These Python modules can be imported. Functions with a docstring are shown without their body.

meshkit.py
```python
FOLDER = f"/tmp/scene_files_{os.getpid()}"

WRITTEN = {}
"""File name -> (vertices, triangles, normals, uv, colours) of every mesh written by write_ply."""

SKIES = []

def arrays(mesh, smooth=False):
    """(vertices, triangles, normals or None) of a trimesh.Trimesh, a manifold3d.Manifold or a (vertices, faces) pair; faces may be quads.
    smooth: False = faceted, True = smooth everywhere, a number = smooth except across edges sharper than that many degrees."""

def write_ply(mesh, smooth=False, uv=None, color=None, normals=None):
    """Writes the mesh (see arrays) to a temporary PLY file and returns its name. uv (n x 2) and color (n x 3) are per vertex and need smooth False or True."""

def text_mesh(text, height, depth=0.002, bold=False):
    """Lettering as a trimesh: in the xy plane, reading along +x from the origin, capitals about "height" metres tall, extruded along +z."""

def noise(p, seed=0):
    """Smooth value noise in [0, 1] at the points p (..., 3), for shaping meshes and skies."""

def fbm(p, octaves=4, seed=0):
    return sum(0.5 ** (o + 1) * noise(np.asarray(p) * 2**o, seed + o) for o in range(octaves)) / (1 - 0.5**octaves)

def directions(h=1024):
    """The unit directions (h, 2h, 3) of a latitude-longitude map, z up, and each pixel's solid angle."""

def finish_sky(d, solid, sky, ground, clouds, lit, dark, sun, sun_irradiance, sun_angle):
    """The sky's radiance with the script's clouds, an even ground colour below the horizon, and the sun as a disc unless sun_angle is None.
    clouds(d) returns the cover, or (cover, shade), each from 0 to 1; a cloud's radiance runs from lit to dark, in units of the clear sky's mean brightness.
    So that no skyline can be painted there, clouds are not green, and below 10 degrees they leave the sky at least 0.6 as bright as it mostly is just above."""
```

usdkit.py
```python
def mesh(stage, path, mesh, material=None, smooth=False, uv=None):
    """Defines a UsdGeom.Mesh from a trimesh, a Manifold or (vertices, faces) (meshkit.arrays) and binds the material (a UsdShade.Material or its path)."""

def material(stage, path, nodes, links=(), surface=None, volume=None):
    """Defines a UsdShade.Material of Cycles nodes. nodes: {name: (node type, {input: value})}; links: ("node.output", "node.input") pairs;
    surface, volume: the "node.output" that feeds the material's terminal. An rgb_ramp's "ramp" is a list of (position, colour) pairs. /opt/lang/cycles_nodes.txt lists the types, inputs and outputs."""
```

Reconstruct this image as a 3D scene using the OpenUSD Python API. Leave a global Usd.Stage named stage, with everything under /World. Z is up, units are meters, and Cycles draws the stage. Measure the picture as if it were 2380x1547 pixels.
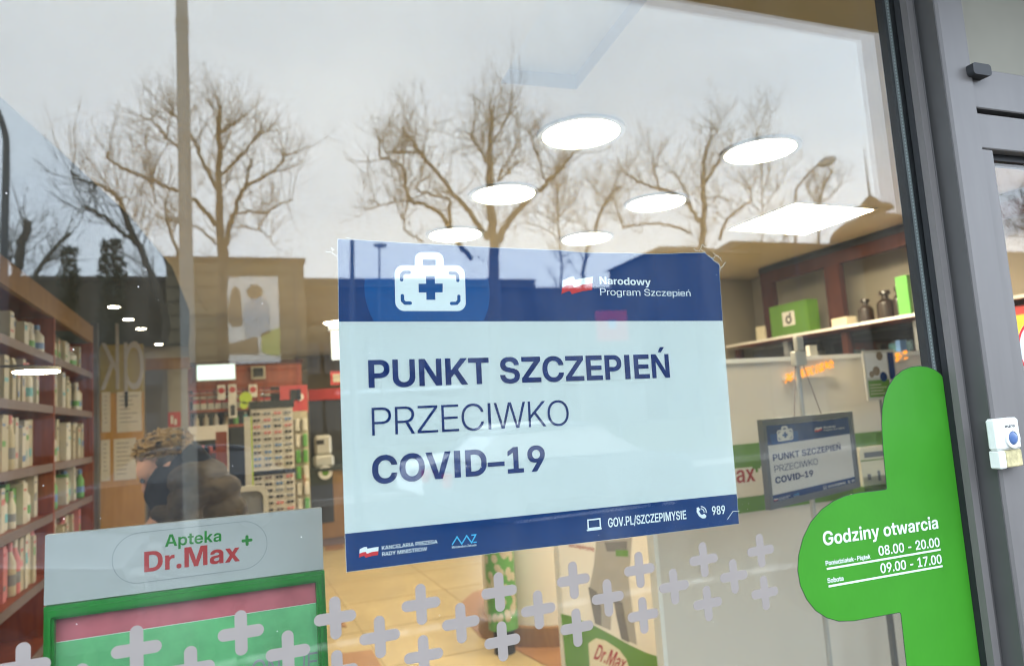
import glob, math, random
import numpy as np, trimesh, manifold3d, usdkit, meshkit
from PIL import Image, ImageDraw, ImageFont
from pxr import Usd, UsdGeom, UsdLux, UsdShade, Gf, Sdf
from shapely import affinity, union_all, box as shp_box
from shapely.geometry import Polygon, Point, LineString, box as sbox

rng = random.Random(7)
nrg = np.random.default_rng(7)
stage = Usd.Stage.CreateInMemory()
UsdGeom.SetStageUpAxis(stage, 'Z')
UsdGeom.SetStageMetersPerUnit(stage, 1.0)
stage.SetDefaultPrim(UsdGeom.Xform.Define(stage, '/World').GetPrim())
UsdGeom.Scope.Define(stage, '/World/Looks')

# ---------------------------------------------------------------- camera
EYE = np.array([0, -0.94, 1.55])
YAW, PIT, ROL = np.radians([21.58, 6.27, -3.84])
FPX = 2729 / 3840 * 2380                       # focal length in units of a 2380 wide picture


def camera_axes():
    cy, sy, cp, sp = np.cos(YAW), np.sin(YAW), np.cos(PIT), np.sin(PIT)
    f, r = np.array([sy * cp, cy * cp, sp]), np.array([cy, -sy, 0])
    u = np.cross(r, f)
    c, s = np.cos(ROL), np.sin(ROL)
    return np.array([c * r + s * u, -s * r + c * u, f])


AX = camera_axes()
cam = UsdGeom.Camera.Define(stage, '/World/camera')
m4 = np.eye(4)
m4[0, :3], m4[1, :3], m4[2, :3], m4[3, :3] = AX[0], AX[1], -AX[2], EYE
cam.AddTransformOp().Set(Gf.Matrix4d(m4.tolist()))
cam.CreateFocalLengthAttr(36 * 2729 / 3840)
cam.CreateHorizontalApertureAttr(36.0)
cam.CreateVerticalApertureAttr(36.0 * 665 / 1024)
cam.CreateFStopAttr(4.5)
cam.CreateFocusDistanceAttr(1.14)
EXPOSURE = 0.8
cam.CreateExposureAttr(EXPOSURE)

# ---------------------------------------------------------------- sky and sun
SUN_EL, SUN_AZ = math.radians(48), math.radians(25)     # overcast: the sun is a soft glow above the shop's roof
dome = UsdLux.DomeLight.Define(stage, '/World/sky')
dome.CreateIntensityAttr(1.0)
sky_m = usdkit.material(stage, '/World/Looks/overcast_sky', {
    'tc': ('texture_coordinate', {}),
    'map': ('mapping', {'scale': (1.0, 1.0, 2.2)}),
    'n': ('noise_texture', {'scale': 1.7, 'detail': 5.0, 'roughness': 0.5}),
    'r': ('rgb_ramp', {'ramp': [(0.3, (15.6, 18.4, 22.4)), (0.5, (19.4, 21.8, 25.2)), (0.72, (23.4, 25.3, 28.0))]}),
    's': ('sky_texture', {'sky_type': 'single_scattering', 'sun_disc': False, 'sun_elevation': SUN_EL, 'sun_rotation': SUN_AZ}),
    'mix': ('mix_color', {'fac': 0.9, 'use_clamp': False}),
    'b': ('background_shader', {'strength': 0.12}),
}, [('tc.generated', 'map.vector'), ('map.vector', 'n.vector'), ('n.fac', 'r.fac'), ('s.color', 'mix.a'), ('r.color', 'mix.b'), ('mix.result', 'b.color')], surface='b.background')
UsdShade.MaterialBindingAPI.Apply(dome.GetPrim()).Bind(sky_m)
sun = UsdLux.DistantLight.Define(stage, '/World/sun')
sun.CreateIntensityAttr(0.2)
sun.CreateAngleAttr(30.0)
sun.CreateNormalizeAttr(True)
sun.CreateColorAttr(Gf.Vec3f(1.0, 0.97, 0.92))
sd = np.array([math.sin(SUN_AZ) * math.cos(SUN_EL), math.cos(SUN_AZ) * math.cos(SUN_EL), math.sin(SUN_EL)])
zx = np.cross([0, 0, 1], sd); zx /= np.linalg.norm(zx)
m4 = np.eye(4); m4[0, :3], m4[1, :3], m4[2, :3] = zx, np.cross(sd, zx), sd
sun.AddTransformOp().Set(Gf.Matrix4d(m4.tolist()))

LAMP = 41.0                                    # strength of the shop's lamps

# ---------------------------------------------------------------- helpers


def ray(x, y):
    return np.array([(x - 1190) / FPX, -(y - 773.5) / FPX, 1.0]) @ AX


def at(x, y, Y):                               # the point of the plane y = Y that the photograph shows at x, y
    d = ray(x, y)
    return EYE + d * (Y - EYE[1]) / d[1]


def seen(P):                                   # where the picture shows a point
    q = AX @ (np.asarray(P) - EYE)
    return 1190 + FPX * q[0] / q[2], 773.5 - FPX * q[1] / q[2]


def at_z(x, y, Z):
    d = ray(x, y)
    return EYE + d * (Z - EYE[2]) / d[2]


def at_x(x, y, X):
    d = ray(x, y)
    return EYE + d * (X - EYE[0]) / d[0]


used, base = {}, {}


def path_for(parent, name):
    key = (parent, name)
    k = used.get(key, 0)
    used[key] = k + 1
    return f'{parent}/{name}' if k == 0 else f'{parent}/{name}_{k:03d}'


def meta(prim, label=None, cat=None, group=None, kind=None):
    for k, v in (('label', label), ('category', cat), ('group', group), ('kind', kind)):
        if v:
            prim.SetCustomDataByKey(k, v)
    return prim


def thing(name, label, cat, loc, group=None):
    p = path_for('/World', name)
    x = UsdGeom.Xform.Define(stage, p)
    loc = np.array(loc, float)
    x.AddTranslateOp().Set(Gf.Vec3d(*loc))
    base[p] = loc
    meta(x.GetPrim(), label, cat, group)
    return p


def obj(name, mesh, mat, parent='/World', smooth=False, label=None):
    """One Mesh prim, given in world coordinates; returns its path."""
    p = path_for(parent, name)
    off = base.get(parent, np.zeros(3))
    v, f, _ = meshkit.arrays(mesh)
    v = np.asarray(v) - off
    usdkit.mesh(stage, p, (v, f), M[mat], smooth=smooth)
    base[p] = off
    if label:
        stage.GetPrimAtPath(p).SetCustomDataByKey('label', label)
    return p


def solo(name, mesh, mat, label, cat, group=None, smooth=False):
    p = obj(name, mesh, mat, smooth=smooth)
    meta(stage.GetPrimAtPath(p), label, cat, group)
    return p


def struct(name, mesh, mat, kind='structure', smooth=False):
    p = obj(name, mesh, mat, smooth=smooth)
    meta(stage.GetPrimAtPath(p), kind=kind)
    return p


def cat_(ms):
    return trimesh.util.concatenate([m if isinstance(m, trimesh.Trimesh) else trimesh.Trimesh(*m, process=False) for m in ms])


def bx(x0, x1, y0, y1, z0, z1):
    b = trimesh.creation.box([abs(x1 - x0), abs(y1 - y0), abs(z1 - z0)])
    b.apply_translation([(x0 + x1) / 2, (y0 + y1) / 2, (z0 + z1) / 2])
    return b


def rbx(x0, x1, y0, y1, z0, z1, r=0.004):
    """Box with chamfered edges."""
    pts = []
    for sx in (0, 1):
        for sy in (0, 1):
            for sz in (0, 1):
                c = np.array([x1 if sx else x0, y1 if sy else y0, z1 if sz else z0])
                s = np.array([-1 if sx else 1, -1 if sy else 1, -1 if sz else 1]) * r
                for k in range(3):
                    q = c + s
                    q[k] = c[k]
                    pts.append(q)
    return trimesh.convex.convex_hull(np.array(pts))


def poly3(poly, org, U, W, thick=0.0004, back=None):
    """Extrudes a shapely polygon (a along U, b along W) from org; the front lies at org and the body goes back."""
    U, W = np.asarray(U, float), np.asarray(W, float)
    N = np.cross(U, W); N /= np.linalg.norm(N)
    out = []
    for g in getattr(poly, 'geoms', [poly]):
        if g.is_empty or g.area < 1e-12 or g.geom_type != 'Polygon':
            continue
        e = trimesh.creation.extrude_polygon(g, thick, engine='earcut')
        v = e.vertices
        e.vertices = np.asarray(org) + v[:, :1] * U + v[:, 1:2] * W + (v[:, 2:] - thick) * N
        out.append(e)
    return cat_(out)


def xz(poly, y, thick=0.0004):
    """A polygon given in x and z, its front at y facing the street."""
    return poly3(poly, [0, y, 0], [1, 0, 0], [0, 0, 1], thick)


def tube(pts, rad, n=8, caps=True):
    pts = np.asarray(pts, float)
    rad = np.broadcast_to(np.asarray(rad, float), (len(pts),))
    t = np.gradient(pts, axis=0)
    t /= np.linalg.norm(t, axis=1, keepdims=True) + 1e-12
    ref = np.array([0.31, 0.87, 0.38])
    if abs(t[0] @ ref) > 0.95:
        ref = np.array([1.0, 0, 0])
    a = np.cross(t, ref); a /= np.linalg.norm(a, axis=1, keepdims=True)
    b = np.cross(t, a)
    ph = np.linspace(0, 2 * np.pi, n, endpoint=False)
    v = pts[:, None] + rad[:, None, None] * (np.cos(ph)[None, :, None] * a[:, None] + np.sin(ph)[None, :, None] * b[:, None])
    k = len(pts)
    v = v.reshape(-1, 3)
    f = []
    for i in range(k - 1):
        for j in range(n):
            p, q = i * n + j, i * n + (j + 1) % n
            f += [[p, q, q + n], [p, q + n, p + n]]
    if caps:
        v = np.vstack([v, pts[0], pts[-1]])
        for j in range(n):
            f += [[k * n, (j + 1) % n, j], [k * n + 1, (k - 1) * n + j, (k - 1) * n + (j + 1) % n]]
    return trimesh.Trimesh(v, f, process=False)


def strands(P, R, n=3):
    """Many thin tubes at once. P: (strand, point, 3); R: (strand, point)."""
    N, k, _ = P.shape
    t = np.gradient(P, axis=1)
    t /= np.linalg.norm(t, axis=2, keepdims=True) + 1e-12
    ref = np.where(np.abs(t[:, :1] @ np.array([0, 1.0, 0]))[..., None] > 0.9, np.array([1.0, 0, 0]), np.array([0, 1.0, 0]))
    a = np.cross(t, ref); a /= np.linalg.norm(a, axis=2, keepdims=True) + 1e-12
    b = np.cross(t, a)
    ph = np.linspace(0, 2 * np.pi, n, endpoint=False)
    v = P[:, :, None] + R[:, :, None, None] * (np.cos(ph)[None, None, :, None] * a[:, :, None] + np.sin(ph)[None, None, :, None] * b[:, :, None])
    i = np.arange(N)[:, None, None] * k * n + np.arange(k - 1)[None, :, None] * n
    j = np.arange(n)[None, None, :]
    p, q = (i + j), (i + (j + 1) % n)
    f = np.concatenate([np.stack([p, q, q + n], -1).reshape(-1, 3), np.stack([p, q + n, p + n], -1).reshape(-1, 3)])
    return trimesh.Trimesh(v.reshape(-1, 3), f, process=False)


def lathe(prof, loc, n=20):
    m = trimesh.creation.revolve(np.array(prof), sections=n)
    m.apply_translation(loc)
    return m


def disc(c, r, h, n=40):
    m = trimesh.creation.cylinder(radius=r, height=h, sections=n)
    m.apply_translation(c)
    return m


def ring(c, r0, r1, h, n=40):
    m = trimesh.creation.annulus(r_min=r0, r_max=r1, height=h, sections=n)
    m.apply_translation(c)
    return m


def blob(joints, bones, pitch=0.02, it=8):
    """One continuous skin over spheres joined by hulls."""
    parts = []
    sph = {k: manifold3d.Manifold.sphere(r, 20).translate(list(map(float, p))) for k, (p, r) in joints.items()}
    for a, b in bones:
        parts.append(manifold3d.Manifold.batch_hull([sph[a], sph[b]]))
    mm = parts[0]
    for p in parts[1:]:
        mm = mm + p
    mm = mm.refine_to_length(pitch).to_mesh()
    t = trimesh.Trimesh(mm.vert_properties[:, :3], mm.tri_verts, process=True)
    trimesh.smoothing.filter_taubin(t, iterations=it)
    return t


FONT = glob.glob('/opt/blender-*/*/datafiles/fonts/Inter.woff2')[0]
glyph_cache = {}


def glyphs(text, weight=400):
    """Outline of a text with capitals one unit tall, starting at the origin; a capital I is a plain bar."""
    key = (text, weight)
    if key in glyph_cache:
        return glyph_cache[key]
    S = 150
    font = ImageFont.truetype(FONT, S)
    font.set_variation_by_axes([32, weight])
    s = 1 / (0.727 * S)
    parts, x = [], 0.0
    stem = np.interp(weight, [300, 400, 700, 900], [0.072, 0.098, 0.172, 0.22]) * S
    for k, seg in enumerate(text.split('I')):
        if k:
            bar = 0.085 * S
            parts.append(sbox(x + bar, 0, x + bar + stem, 0.727 * S))
            x += stem + 2 * bar
        if not seg.strip():
            x += font.getlength(seg) if seg else 0
            continue
        x0, y0, x1, y1 = font.getbbox(seg, anchor='ls')
        im = Image.new('L', (x1 - x0 + 12, y1 - y0 + 12))
        ImageDraw.Draw(im).text((6 - x0, 6 - y0), seg, 255, font, anchor='ls')
        on = np.pad(np.asarray(im) > 127, ((0, 0), (1, 1))).astype(np.int8)
        rows, starts = np.nonzero(np.diff(on, axis=1) == 1)
        ends = np.nonzero(np.diff(on, axis=1) == -1)[1]
        shp = union_all(shp_box(starts, -rows - 1, ends, -rows)).buffer(0.6).buffer(-0.6).simplify(0.75)
        parts.append(affinity.translate(shp, x + x0 - 6, 6 - y0))
        x += font.getlength(seg)
    shp = affinity.scale(union_all(parts), s, s, origin=(0, 0))
    shp = affinity.translate(shp, -shp.bounds[0], 0)
    glyph_cache[key] = shp
    return shp


def fit_text(text, weight, length, cap):
    """The outline stretched so that it is length long with capitals cap tall (metres)."""
    g = glyphs(text, weight)
    w = g.bounds[2] - g.bounds[0]
    return affinity.affine_transform(g, [length / w, 0, 0, cap, -g.bounds[0] * length / w, 0])


def text_on(text, weight, P0, P1, cap, y_shift=0.0, thick=0.0002):
    """Lettering standing on the line from P0 to P1 of a plane y = constant."""
    P0, P1 = np.array(P0), np.array(P1)
    U = P1 - P0
    L = np.linalg.norm(U); U /= L
    W = np.array([-U[2], 0, U[0]])
    return poly3(fit_text(text, weight, L, cap), P0 + np.array([0, y_shift, 0]), U, W, thick)


def rrect(x0, y0, x1, y1, r):
    return sbox(x0 + r, y0 + r, x1 - r, y1 - r).buffer(r, quad_segs=8)


# ---------------------------------------------------------------- materials
M = {}


def mat(name, color, rough=0.5, spec=0.5, metal=0.0, var=0.12, scale=6.0, bump=0.0, bscale=60.0, stretch=(1, 1, 1), coat=0.0):
    lo = tuple(c * (1 - var) for c in color)
    hi = tuple(min(1, c * (1 + var)) for c in color)
    nodes = {
        'tc': ('texture_coordinate', {}), 'mp': ('mapping', {'scale': stretch}),
        'n': ('noise_texture', {'scale': scale, 'detail': 4.0, 'roughness': 0.6}),
        'r': ('rgb_ramp', {'ramp': [(0.3, lo), (0.7, hi)]}),
        'p': ('principled_bsdf', {'roughness': rough, 'specular_ior_level': spec, 'metallic': metal, 'coat_weight': coat}),
    }
    links = [('tc.object', 'mp.vector'), ('mp.vector', 'n.vector'), ('n.fac', 'r.fac'), ('r.color', 'p.base_color')]
    if bump:
        nodes['n2'] = ('noise_texture', {'scale': bscale, 'detail': 3.0})
        nodes['bp'] = ('bump', {'strength': bump, 'distance': 0.004})
        links += [('mp.vector', 'n2.vector'), ('n2.fac', 'bp.height'), ('bp.normal', 'p.normal')]
    M[name] = usdkit.material(stage, f'/World/Looks/{name}', nodes, links, surface='p.BSDF')


def plain(name, color, rough=0.5, spec=0.4):
    M[name] = usdkit.material(stage, f'/World/Looks/{name}', {'p': ('principled_bsdf', {'base_color': color, 'roughness': rough, 'specular_ior_level': spec})}, [], surface='p.BSDF')


def emit(name, color, strength):
    M[name] = usdkit.material(stage, f'/World/Looks/{name}', {'e': ('emission', {'color': color, 'strength': strength})}, [], surface='e.emission')


def sheet(name, color, trans=0.2, var=0.03, scale=4.0):
    """Thin paper or film: diffuse with some light coming through."""
    lo, hi = tuple(c * (1 - var) for c in color), tuple(min(1, c * (1 + var)) for c in color)
    M[name] = usdkit.material(stage, f'/World/Looks/{name}', {
        'tc': ('texture_coordinate', {}), 'n': ('noise_texture', {'scale': scale, 'detail': 3.0}), 'r': ('rgb_ramp', {'ramp': [(0.3, lo), (0.7, hi)]}),
        'd': ('principled_bsdf', {'roughness': 0.45, 'specular_ior_level': 0.25}), 't': ('translucent_bsdf', {}), 'm': ('mix_closure', {'fac': trans})},
        [('tc.object', 'n.vector'), ('n.fac', 'r.fac'), ('r.color', 'd.base_color'), ('r.color', 't.color'), ('d.BSDF', 'm.closure1'), ('t.BSDF', 'm.closure2')], surface='m.closure')


def glassy(name, tint=(0.97, 0.985, 0.975), r0=0.04, rough=0.0):
    M[name] = usdkit.material(stage, f'/World/Looks/{name}', {
        'w': ('layer_weight', {'blend': 0.5}), 'p5': ('math', {'math_type': 'power', 'value2': 5.0}),
        'ma': ('math', {'math_type': 'multiply_add', 'value2': 1 - r0, 'value3': r0}),
        't': ('transparent_bsdf', {'color': tint}), 'g': ('glossy_bsdf', {'color': (1, 1, 1), 'roughness': rough}), 'm': ('mix_closure', {})},
        [('w.facing', 'p5.value1'), ('p5.value', 'ma.value1'), ('ma.value', 'm.fac'), ('t.BSDF', 'm.closure1'), ('g.BSDF', 'm.closure2')], surface='m.closure')


def wood(name, c0, c1, rough=0.45, stretch=(3, 3, 0.4), spec=0.3):
    M[name] = usdkit.material(stage, f'/World/Looks/{name}', {
        'tc': ('texture_coordinate', {}), 'mp': ('mapping', {'scale': stretch}), 'n': ('noise_texture', {'scale': 9.0, 'detail': 6.0, 'distortion': 0.8}),
        'r': ('rgb_ramp', {'ramp': [(0.3, c0), (0.7, c1)]}), 'p': ('principled_bsdf', {'roughness': rough, 'specular_ior_level': spec})},
        [('tc.object', 'mp.vector'), ('mp.vector', 'n.vector'), ('n.fac', 'r.fac'), ('r.color', 'p.base_color')], surface='p.BSDF')


glassy('pane_glass')
M['street_glass'] = usdkit.material(stage, '/World/Looks/street_glass', {
    'w': ('layer_weight', {'blend': 0.5}), 'p5': ('math', {'math_type': 'power', 'value2': 5.0}),
    'ma': ('math', {'math_type': 'multiply_add', 'value2': 0.96, 'value3': 0.04}),
    't': ('transparent_bsdf', {'color': (0.97, 0.985, 0.975)}), 'g': ('glossy_bsdf', {'color': (1, 1, 1), 'roughness': 0.0}), 'm': ('mix_closure', {}),
    'tc': ('texture_coordinate', {}), 'mp': ('mapping', {'scale': (7.0, 7.0, 1.1)}), 'n': ('noise_texture', {'scale': 1.4, 'detail': 7.0, 'roughness': 0.65, 'distortion': 0.6}),
    'r': ('rgb_ramp', {'ramp': [(0.42, (0.0, 0.0, 0.0)), (0.62, (0.005, 0.005, 0.005)), (0.8, (0.02, 0.02, 0.02))]}),
    'bw': ('rgb_to_bw', {}), 'd': ('diffuse_bsdf', {'color': (0.62, 0.61, 0.58)}), 'm2': ('mix_closure', {})},
    [('w.facing', 'p5.value1'), ('p5.value', 'ma.value1'), ('ma.value', 'm.fac'), ('t.BSDF', 'm.closure1'), ('g.BSDF', 'm.closure2'),
     ('tc.object', 'mp.vector'), ('mp.vector', 'n.vector'), ('n.fac', 'r.fac'), ('r.color', 'bw.color'), ('bw.val', 'm2.fac'), ('m.closure', 'm2.closure1'), ('d.BSDF', 'm2.closure2')], surface='m2.closure')
glassy('cabinet_glass', (0.8, 0.8, 0.8), 0.05)
mat('aluminium_frame', (0.108, 0.101, 0.096), 0.42, 0.5, 0.0, 0.13, 1.3, 0.05, 200, (9, 9, 1))
mat('dark_anodised', (0.055, 0.054, 0.052), 0.4, 0.5, 0, 0.08, 8)
mat('grey_panel', (0.235, 0.225, 0.18), 0.7, 0.3, 0, 0.06, 4)
mat('inner_frame', (0.10, 0.095, 0.085), 0.5, 0.4, 0, 0.1)
plain('rubber_black', (0.008, 0.009, 0.01), 0.55)
plain('seam_grey', (0.30, 0.34, 0.34), 0.4)
mat('spacer_metal', (0.18, 0.20, 0.20), 0.35, 0.5, 0.6, 0.1)
plain('poster_blue', (0.003, 0.034, 0.14), 0.5, 0.05)
plain('poster_bright_blue', (0.004, 0.07, 0.24), 0.5, 0.05)
plain('poster_text_blue', (0.006, 0.024, 0.12), 0.5, 0.05)
sheet('poster_white', (0.76, 0.81, 0.815), 0.12, 0.02, 3)
plain('print_white', (0.70, 0.75, 0.77), 0.5, 0.05)
plain('print_red', (0.55, 0.035, 0.04), 0.5, 0.05)
plain('print_cyan', (0.06, 0.42, 0.72), 0.5, 0.05)
mat('sign_green', (0.028, 0.175, 0.010), 0.45, 0.35, 0, 0.09, 5, 0.12, 40)
plain('sign_white', (0.54, 0.56, 0.56), 0.5, 0.2)
sheet('frosted_film', (0.40, 0.36, 0.335), 0.3, 0.03, 20)
plain('tape', (0.75, 0.76, 0.74), 0.3)
mat('bell_white', (0.62, 0.64, 0.60), 0.35, 0.5, 0, 0.04, 40)
plain('bell_blue', (0.06, 0.11, 0.24), 0.3)
mat('bell_amber', (0.42, 0.37, 0.20), 0.3, 0.5, 0, 0.35, 90)
plain('ink_dark', (0.03, 0.03, 0.035), 0.5, 0.2)
plain('ink_grey', (0.22, 0.23, 0.25), 0.5, 0.2)
plain('rubber_dark', (0.03, 0.032, 0.034), 0.6)
# the shop
mat('ceiling_paint', (0.47, 0.415, 0.305), 0.85, 0.2, 0, 0.03, 2)
mat('high_ceiling_paint', (0.13, 0.155, 0.175), 0.85, 0.2, 0, 0.05, 2)
mat('recess_paint', (0.45, 0.43, 0.36), 0.85, 0.2, 0, 0.04, 2)
mat('wall_cream', (0.29, 0.26, 0.20), 0.8, 0.2, 0, 0.04, 2)
mat('bulkhead_paint', (0.17, 0.14, 0.095), 0.8, 0.2, 0, 0.05, 2)
mat('wall_grey', (0.38, 0.33, 0.25), 0.8, 0.2, 0, 0.05, 2)
mat('floor_tan', (0.39, 0.29, 0.135), 0.4, 0.4, 0, 0.12, 1.6)
mat('floor_brown', (0.28, 0.13, 0.045), 0.45, 0.4, 0, 0.12, 2)
plain('floor_joint', (0.30, 0.22, 0.11), 0.6)
wood('red_wood', (0.21, 0.044, 0.013), (0.31, 0.068, 0.02))
wood('dark_red_wood', (0.042, 0.013, 0.008), (0.065, 0.020, 0.012), 0.6, spec=0.1)
wood('tan_wood', (0.50, 0.27, 0.075), (0.58, 0.33, 0.10))
wood('brown_wood', (0.22, 0.11, 0.035), (0.28, 0.15, 0.05))
mat('pale_metal', (0.42, 0.42, 0.40), 0.4, 0.5, 0.2, 0.06)
mat('grey_metal', (0.16, 0.165, 0.17), 0.4, 0.5, 0.3, 0.08)
mat('partition_white', (0.70, 0.66, 0.60), 0.5, 0.3, 0, 0.03, 1.5)
plain('edge_white', (0.85, 0.85, 0.82), 0.4)
plain('brand_green', (0.10, 0.235, 0.015), 0.5)
plain('brand_dark_green', (0.012, 0.15, 0.02), 0.3)
plain('brand_red', (0.32, 0.013, 0.014), 0.5)
mat('display_white', (0.36, 0.36, 0.36), 0.4, 0.35, 0, 0.03, 5)
mat('display_red', (0.42, 0.105, 0.125), 0.35, 0.5, 0, 0.25, 18)
mat('display_paper_green', (0.12, 0.38, 0.16), 0.35, 0.5, 0, 0.22, 14)
plain('paper_white', (0.72, 0.68, 0.60), 0.6)
plain('lettering_pale', (0.50, 0.48, 0.47), 0.5)
plain('ochre_panel', (0.40, 0.33, 0.13), 0.6)
plain('paper_cream', (0.66, 0.60, 0.42), 0.6)
plain('leaflet_cream', (0.80, 0.74, 0.56), 0.6)
plain('product_white', (0.56, 0.53, 0.45), 0.4)
plain('product_cream', (0.46, 0.41, 0.29), 0.45)
plain('product_blue', (0.10, 0.20, 0.40), 0.4)
plain('product_pink', (0.55, 0.18, 0.18), 0.4)
plain('product_red', (0.45, 0.04, 0.04), 0.4)
plain('product_green', (0.10, 0.30, 0.06), 0.4)
plain('product_teal', (0.12, 0.38, 0.42), 0.4)
plain('product_yellow', (0.6, 0.5, 0.05), 0.4)
plain('product_lime', (0.45, 0.62, 0.03), 0.4)
plain('product_dark', (0.035, 0.033, 0.03), 0.35)
plain('bottle_brown', (0.022, 0.013, 0.008), 0.3, 0.4)
plain('stand_grey', (0.60, 0.55, 0.47), 0.5)
plain('screen_dark', (0.02, 0.022, 0.025), 0.2, 0.6)
plain('mirror_grey', (0.20, 0.20, 0.20), 0.25, 0.6)
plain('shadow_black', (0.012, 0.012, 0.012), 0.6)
plain('rail_grey', (0.17, 0.12, 0.11), 0.4)
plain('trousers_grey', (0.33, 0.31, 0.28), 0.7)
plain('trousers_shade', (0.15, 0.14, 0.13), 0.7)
mat('jacket_olive', (0.046, 0.032, 0.015), 0.75, 0.2, 0, 0.45, 14, 1.0, 16, (0.5, 0.5, 1.6))
plain('scarf_black', (0.008, 0.007, 0.007), 0.9, 0.1)
plain('skin', (0.50, 0.27, 0.19), 0.55)
plain('hair_dark', (0.03, 0.02, 0.013), 0.6)
M['leopard_fur'] = usdkit.material(stage, '/World/Looks/leopard_fur', {
    'tc': ('texture_coordinate', {}), 'v': ('voronoi_texture', {'scale': 22.0}), 'r': ('rgb_ramp', {'ramp': [(0.0, (0.03, 0.02, 0.01)), (0.28, (0.05, 0.03, 0.012)), (0.40, (0.24, 0.15, 0.055)), (1.0, (0.34, 0.22, 0.085))]}),
    'p': ('principled_bsdf', {'roughness': 0.9, 'sheen_weight': 0.3})}, [('tc.object', 'v.vector'), ('v.distance', 'r.fac'), ('r.color', 'p.base_color')], surface='p.BSDF')
emit('lamp_glow', (1.0, 0.83, 0.61), LAMP)
emit('downlight_glow', (1.0, 0.84, 0.62), 28.0)
emit('lightbox_glow', (0.78, 1.0, 0.88), 1.15)
emit('lightbox_warm', (1.0, 0.93, 0.78), 1.6)
emit('led_orange', (1.0, 0.30, 0.02), 1.3)
# the street
mat('asphalt', (0.022, 0.022, 0.023), 0.85, 0.3, 0, 0.25, 3, 0.3, 80)
mat('paving', (0.045, 0.043, 0.042), 0.85, 0.3, 0, 0.2, 2)
mat('kerb_stone', (0.3, 0.29, 0.28), 0.85, 0.3, 0, 0.15, 5)
mat('winter_grass', (0.05, 0.048, 0.024), 0.95, 0.1, 0, 0.35, 1.5)
plain('paint_white', (0.75, 0.75, 0.74), 0.6)
mat('bark', (0.085, 0.074, 0.058), 0.95, 0.1, 0, 0.3, 5)
mat('bark_twig', (0.10, 0.085, 0.06), 0.95, 0.1, 0, 0.2, 2)
mat('evergreen', (0.05, 0.062, 0.05), 0.9, 0.1, 0, 0.3, 3)
mat('concrete_pole', (0.30, 0.30, 0.28), 0.85, 0.2, 0, 0.1, 2)
plain('pole_dark', (0.06, 0.065, 0.07), 0.5)
mat('facade_beige', (0.17, 0.14, 0.09), 0.85, 0.2, 0, 0.08, 0.6)
mat('facade_brown', (0.048, 0.041, 0.031), 0.85, 0.2, 0, 0.1, 0.5)
mat('facade_pale', (0.07, 0.064, 0.052), 0.85, 0.2, 0, 0.08, 0.5)
mat('roof_dark', (0.055, 0.047, 0.04), 0.8, 0.2, 0, 0.15, 1)
plain('window_dark', (0.03, 0.034, 0.04), 0.15, 0.6)
plain('billboard_white', (0.75, 0.73, 0.70), 0.6)
plain('billboard_blue', (0.42, 0.47, 0.53), 0.6)
plain('billboard_brown', (0.25, 0.18, 0.11), 0.6)
plain('billboard_green', (0.40, 0.44, 0.12), 0.6)
plain('car_white', (0.78, 0.78, 0.78), 0.25, 0.6)
plain('car_dark', (0.05, 0.055, 0.065), 0.2, 0.7)
plain('car_silver', (0.42, 0.43, 0.44), 0.25, 0.7)
plain('car_glass', (0.02, 0.024, 0.028), 0.08, 0.8)
plain('lamp_lens', (0.16, 0.16, 0.16), 0.2)
plain('tyre', (0.02, 0.02, 0.02), 0.8)
plain('rim', (0.07, 0.07, 0.075), 0.35)
plain('lens_red', (0.5, 0.02, 0.02), 0.2)
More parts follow.
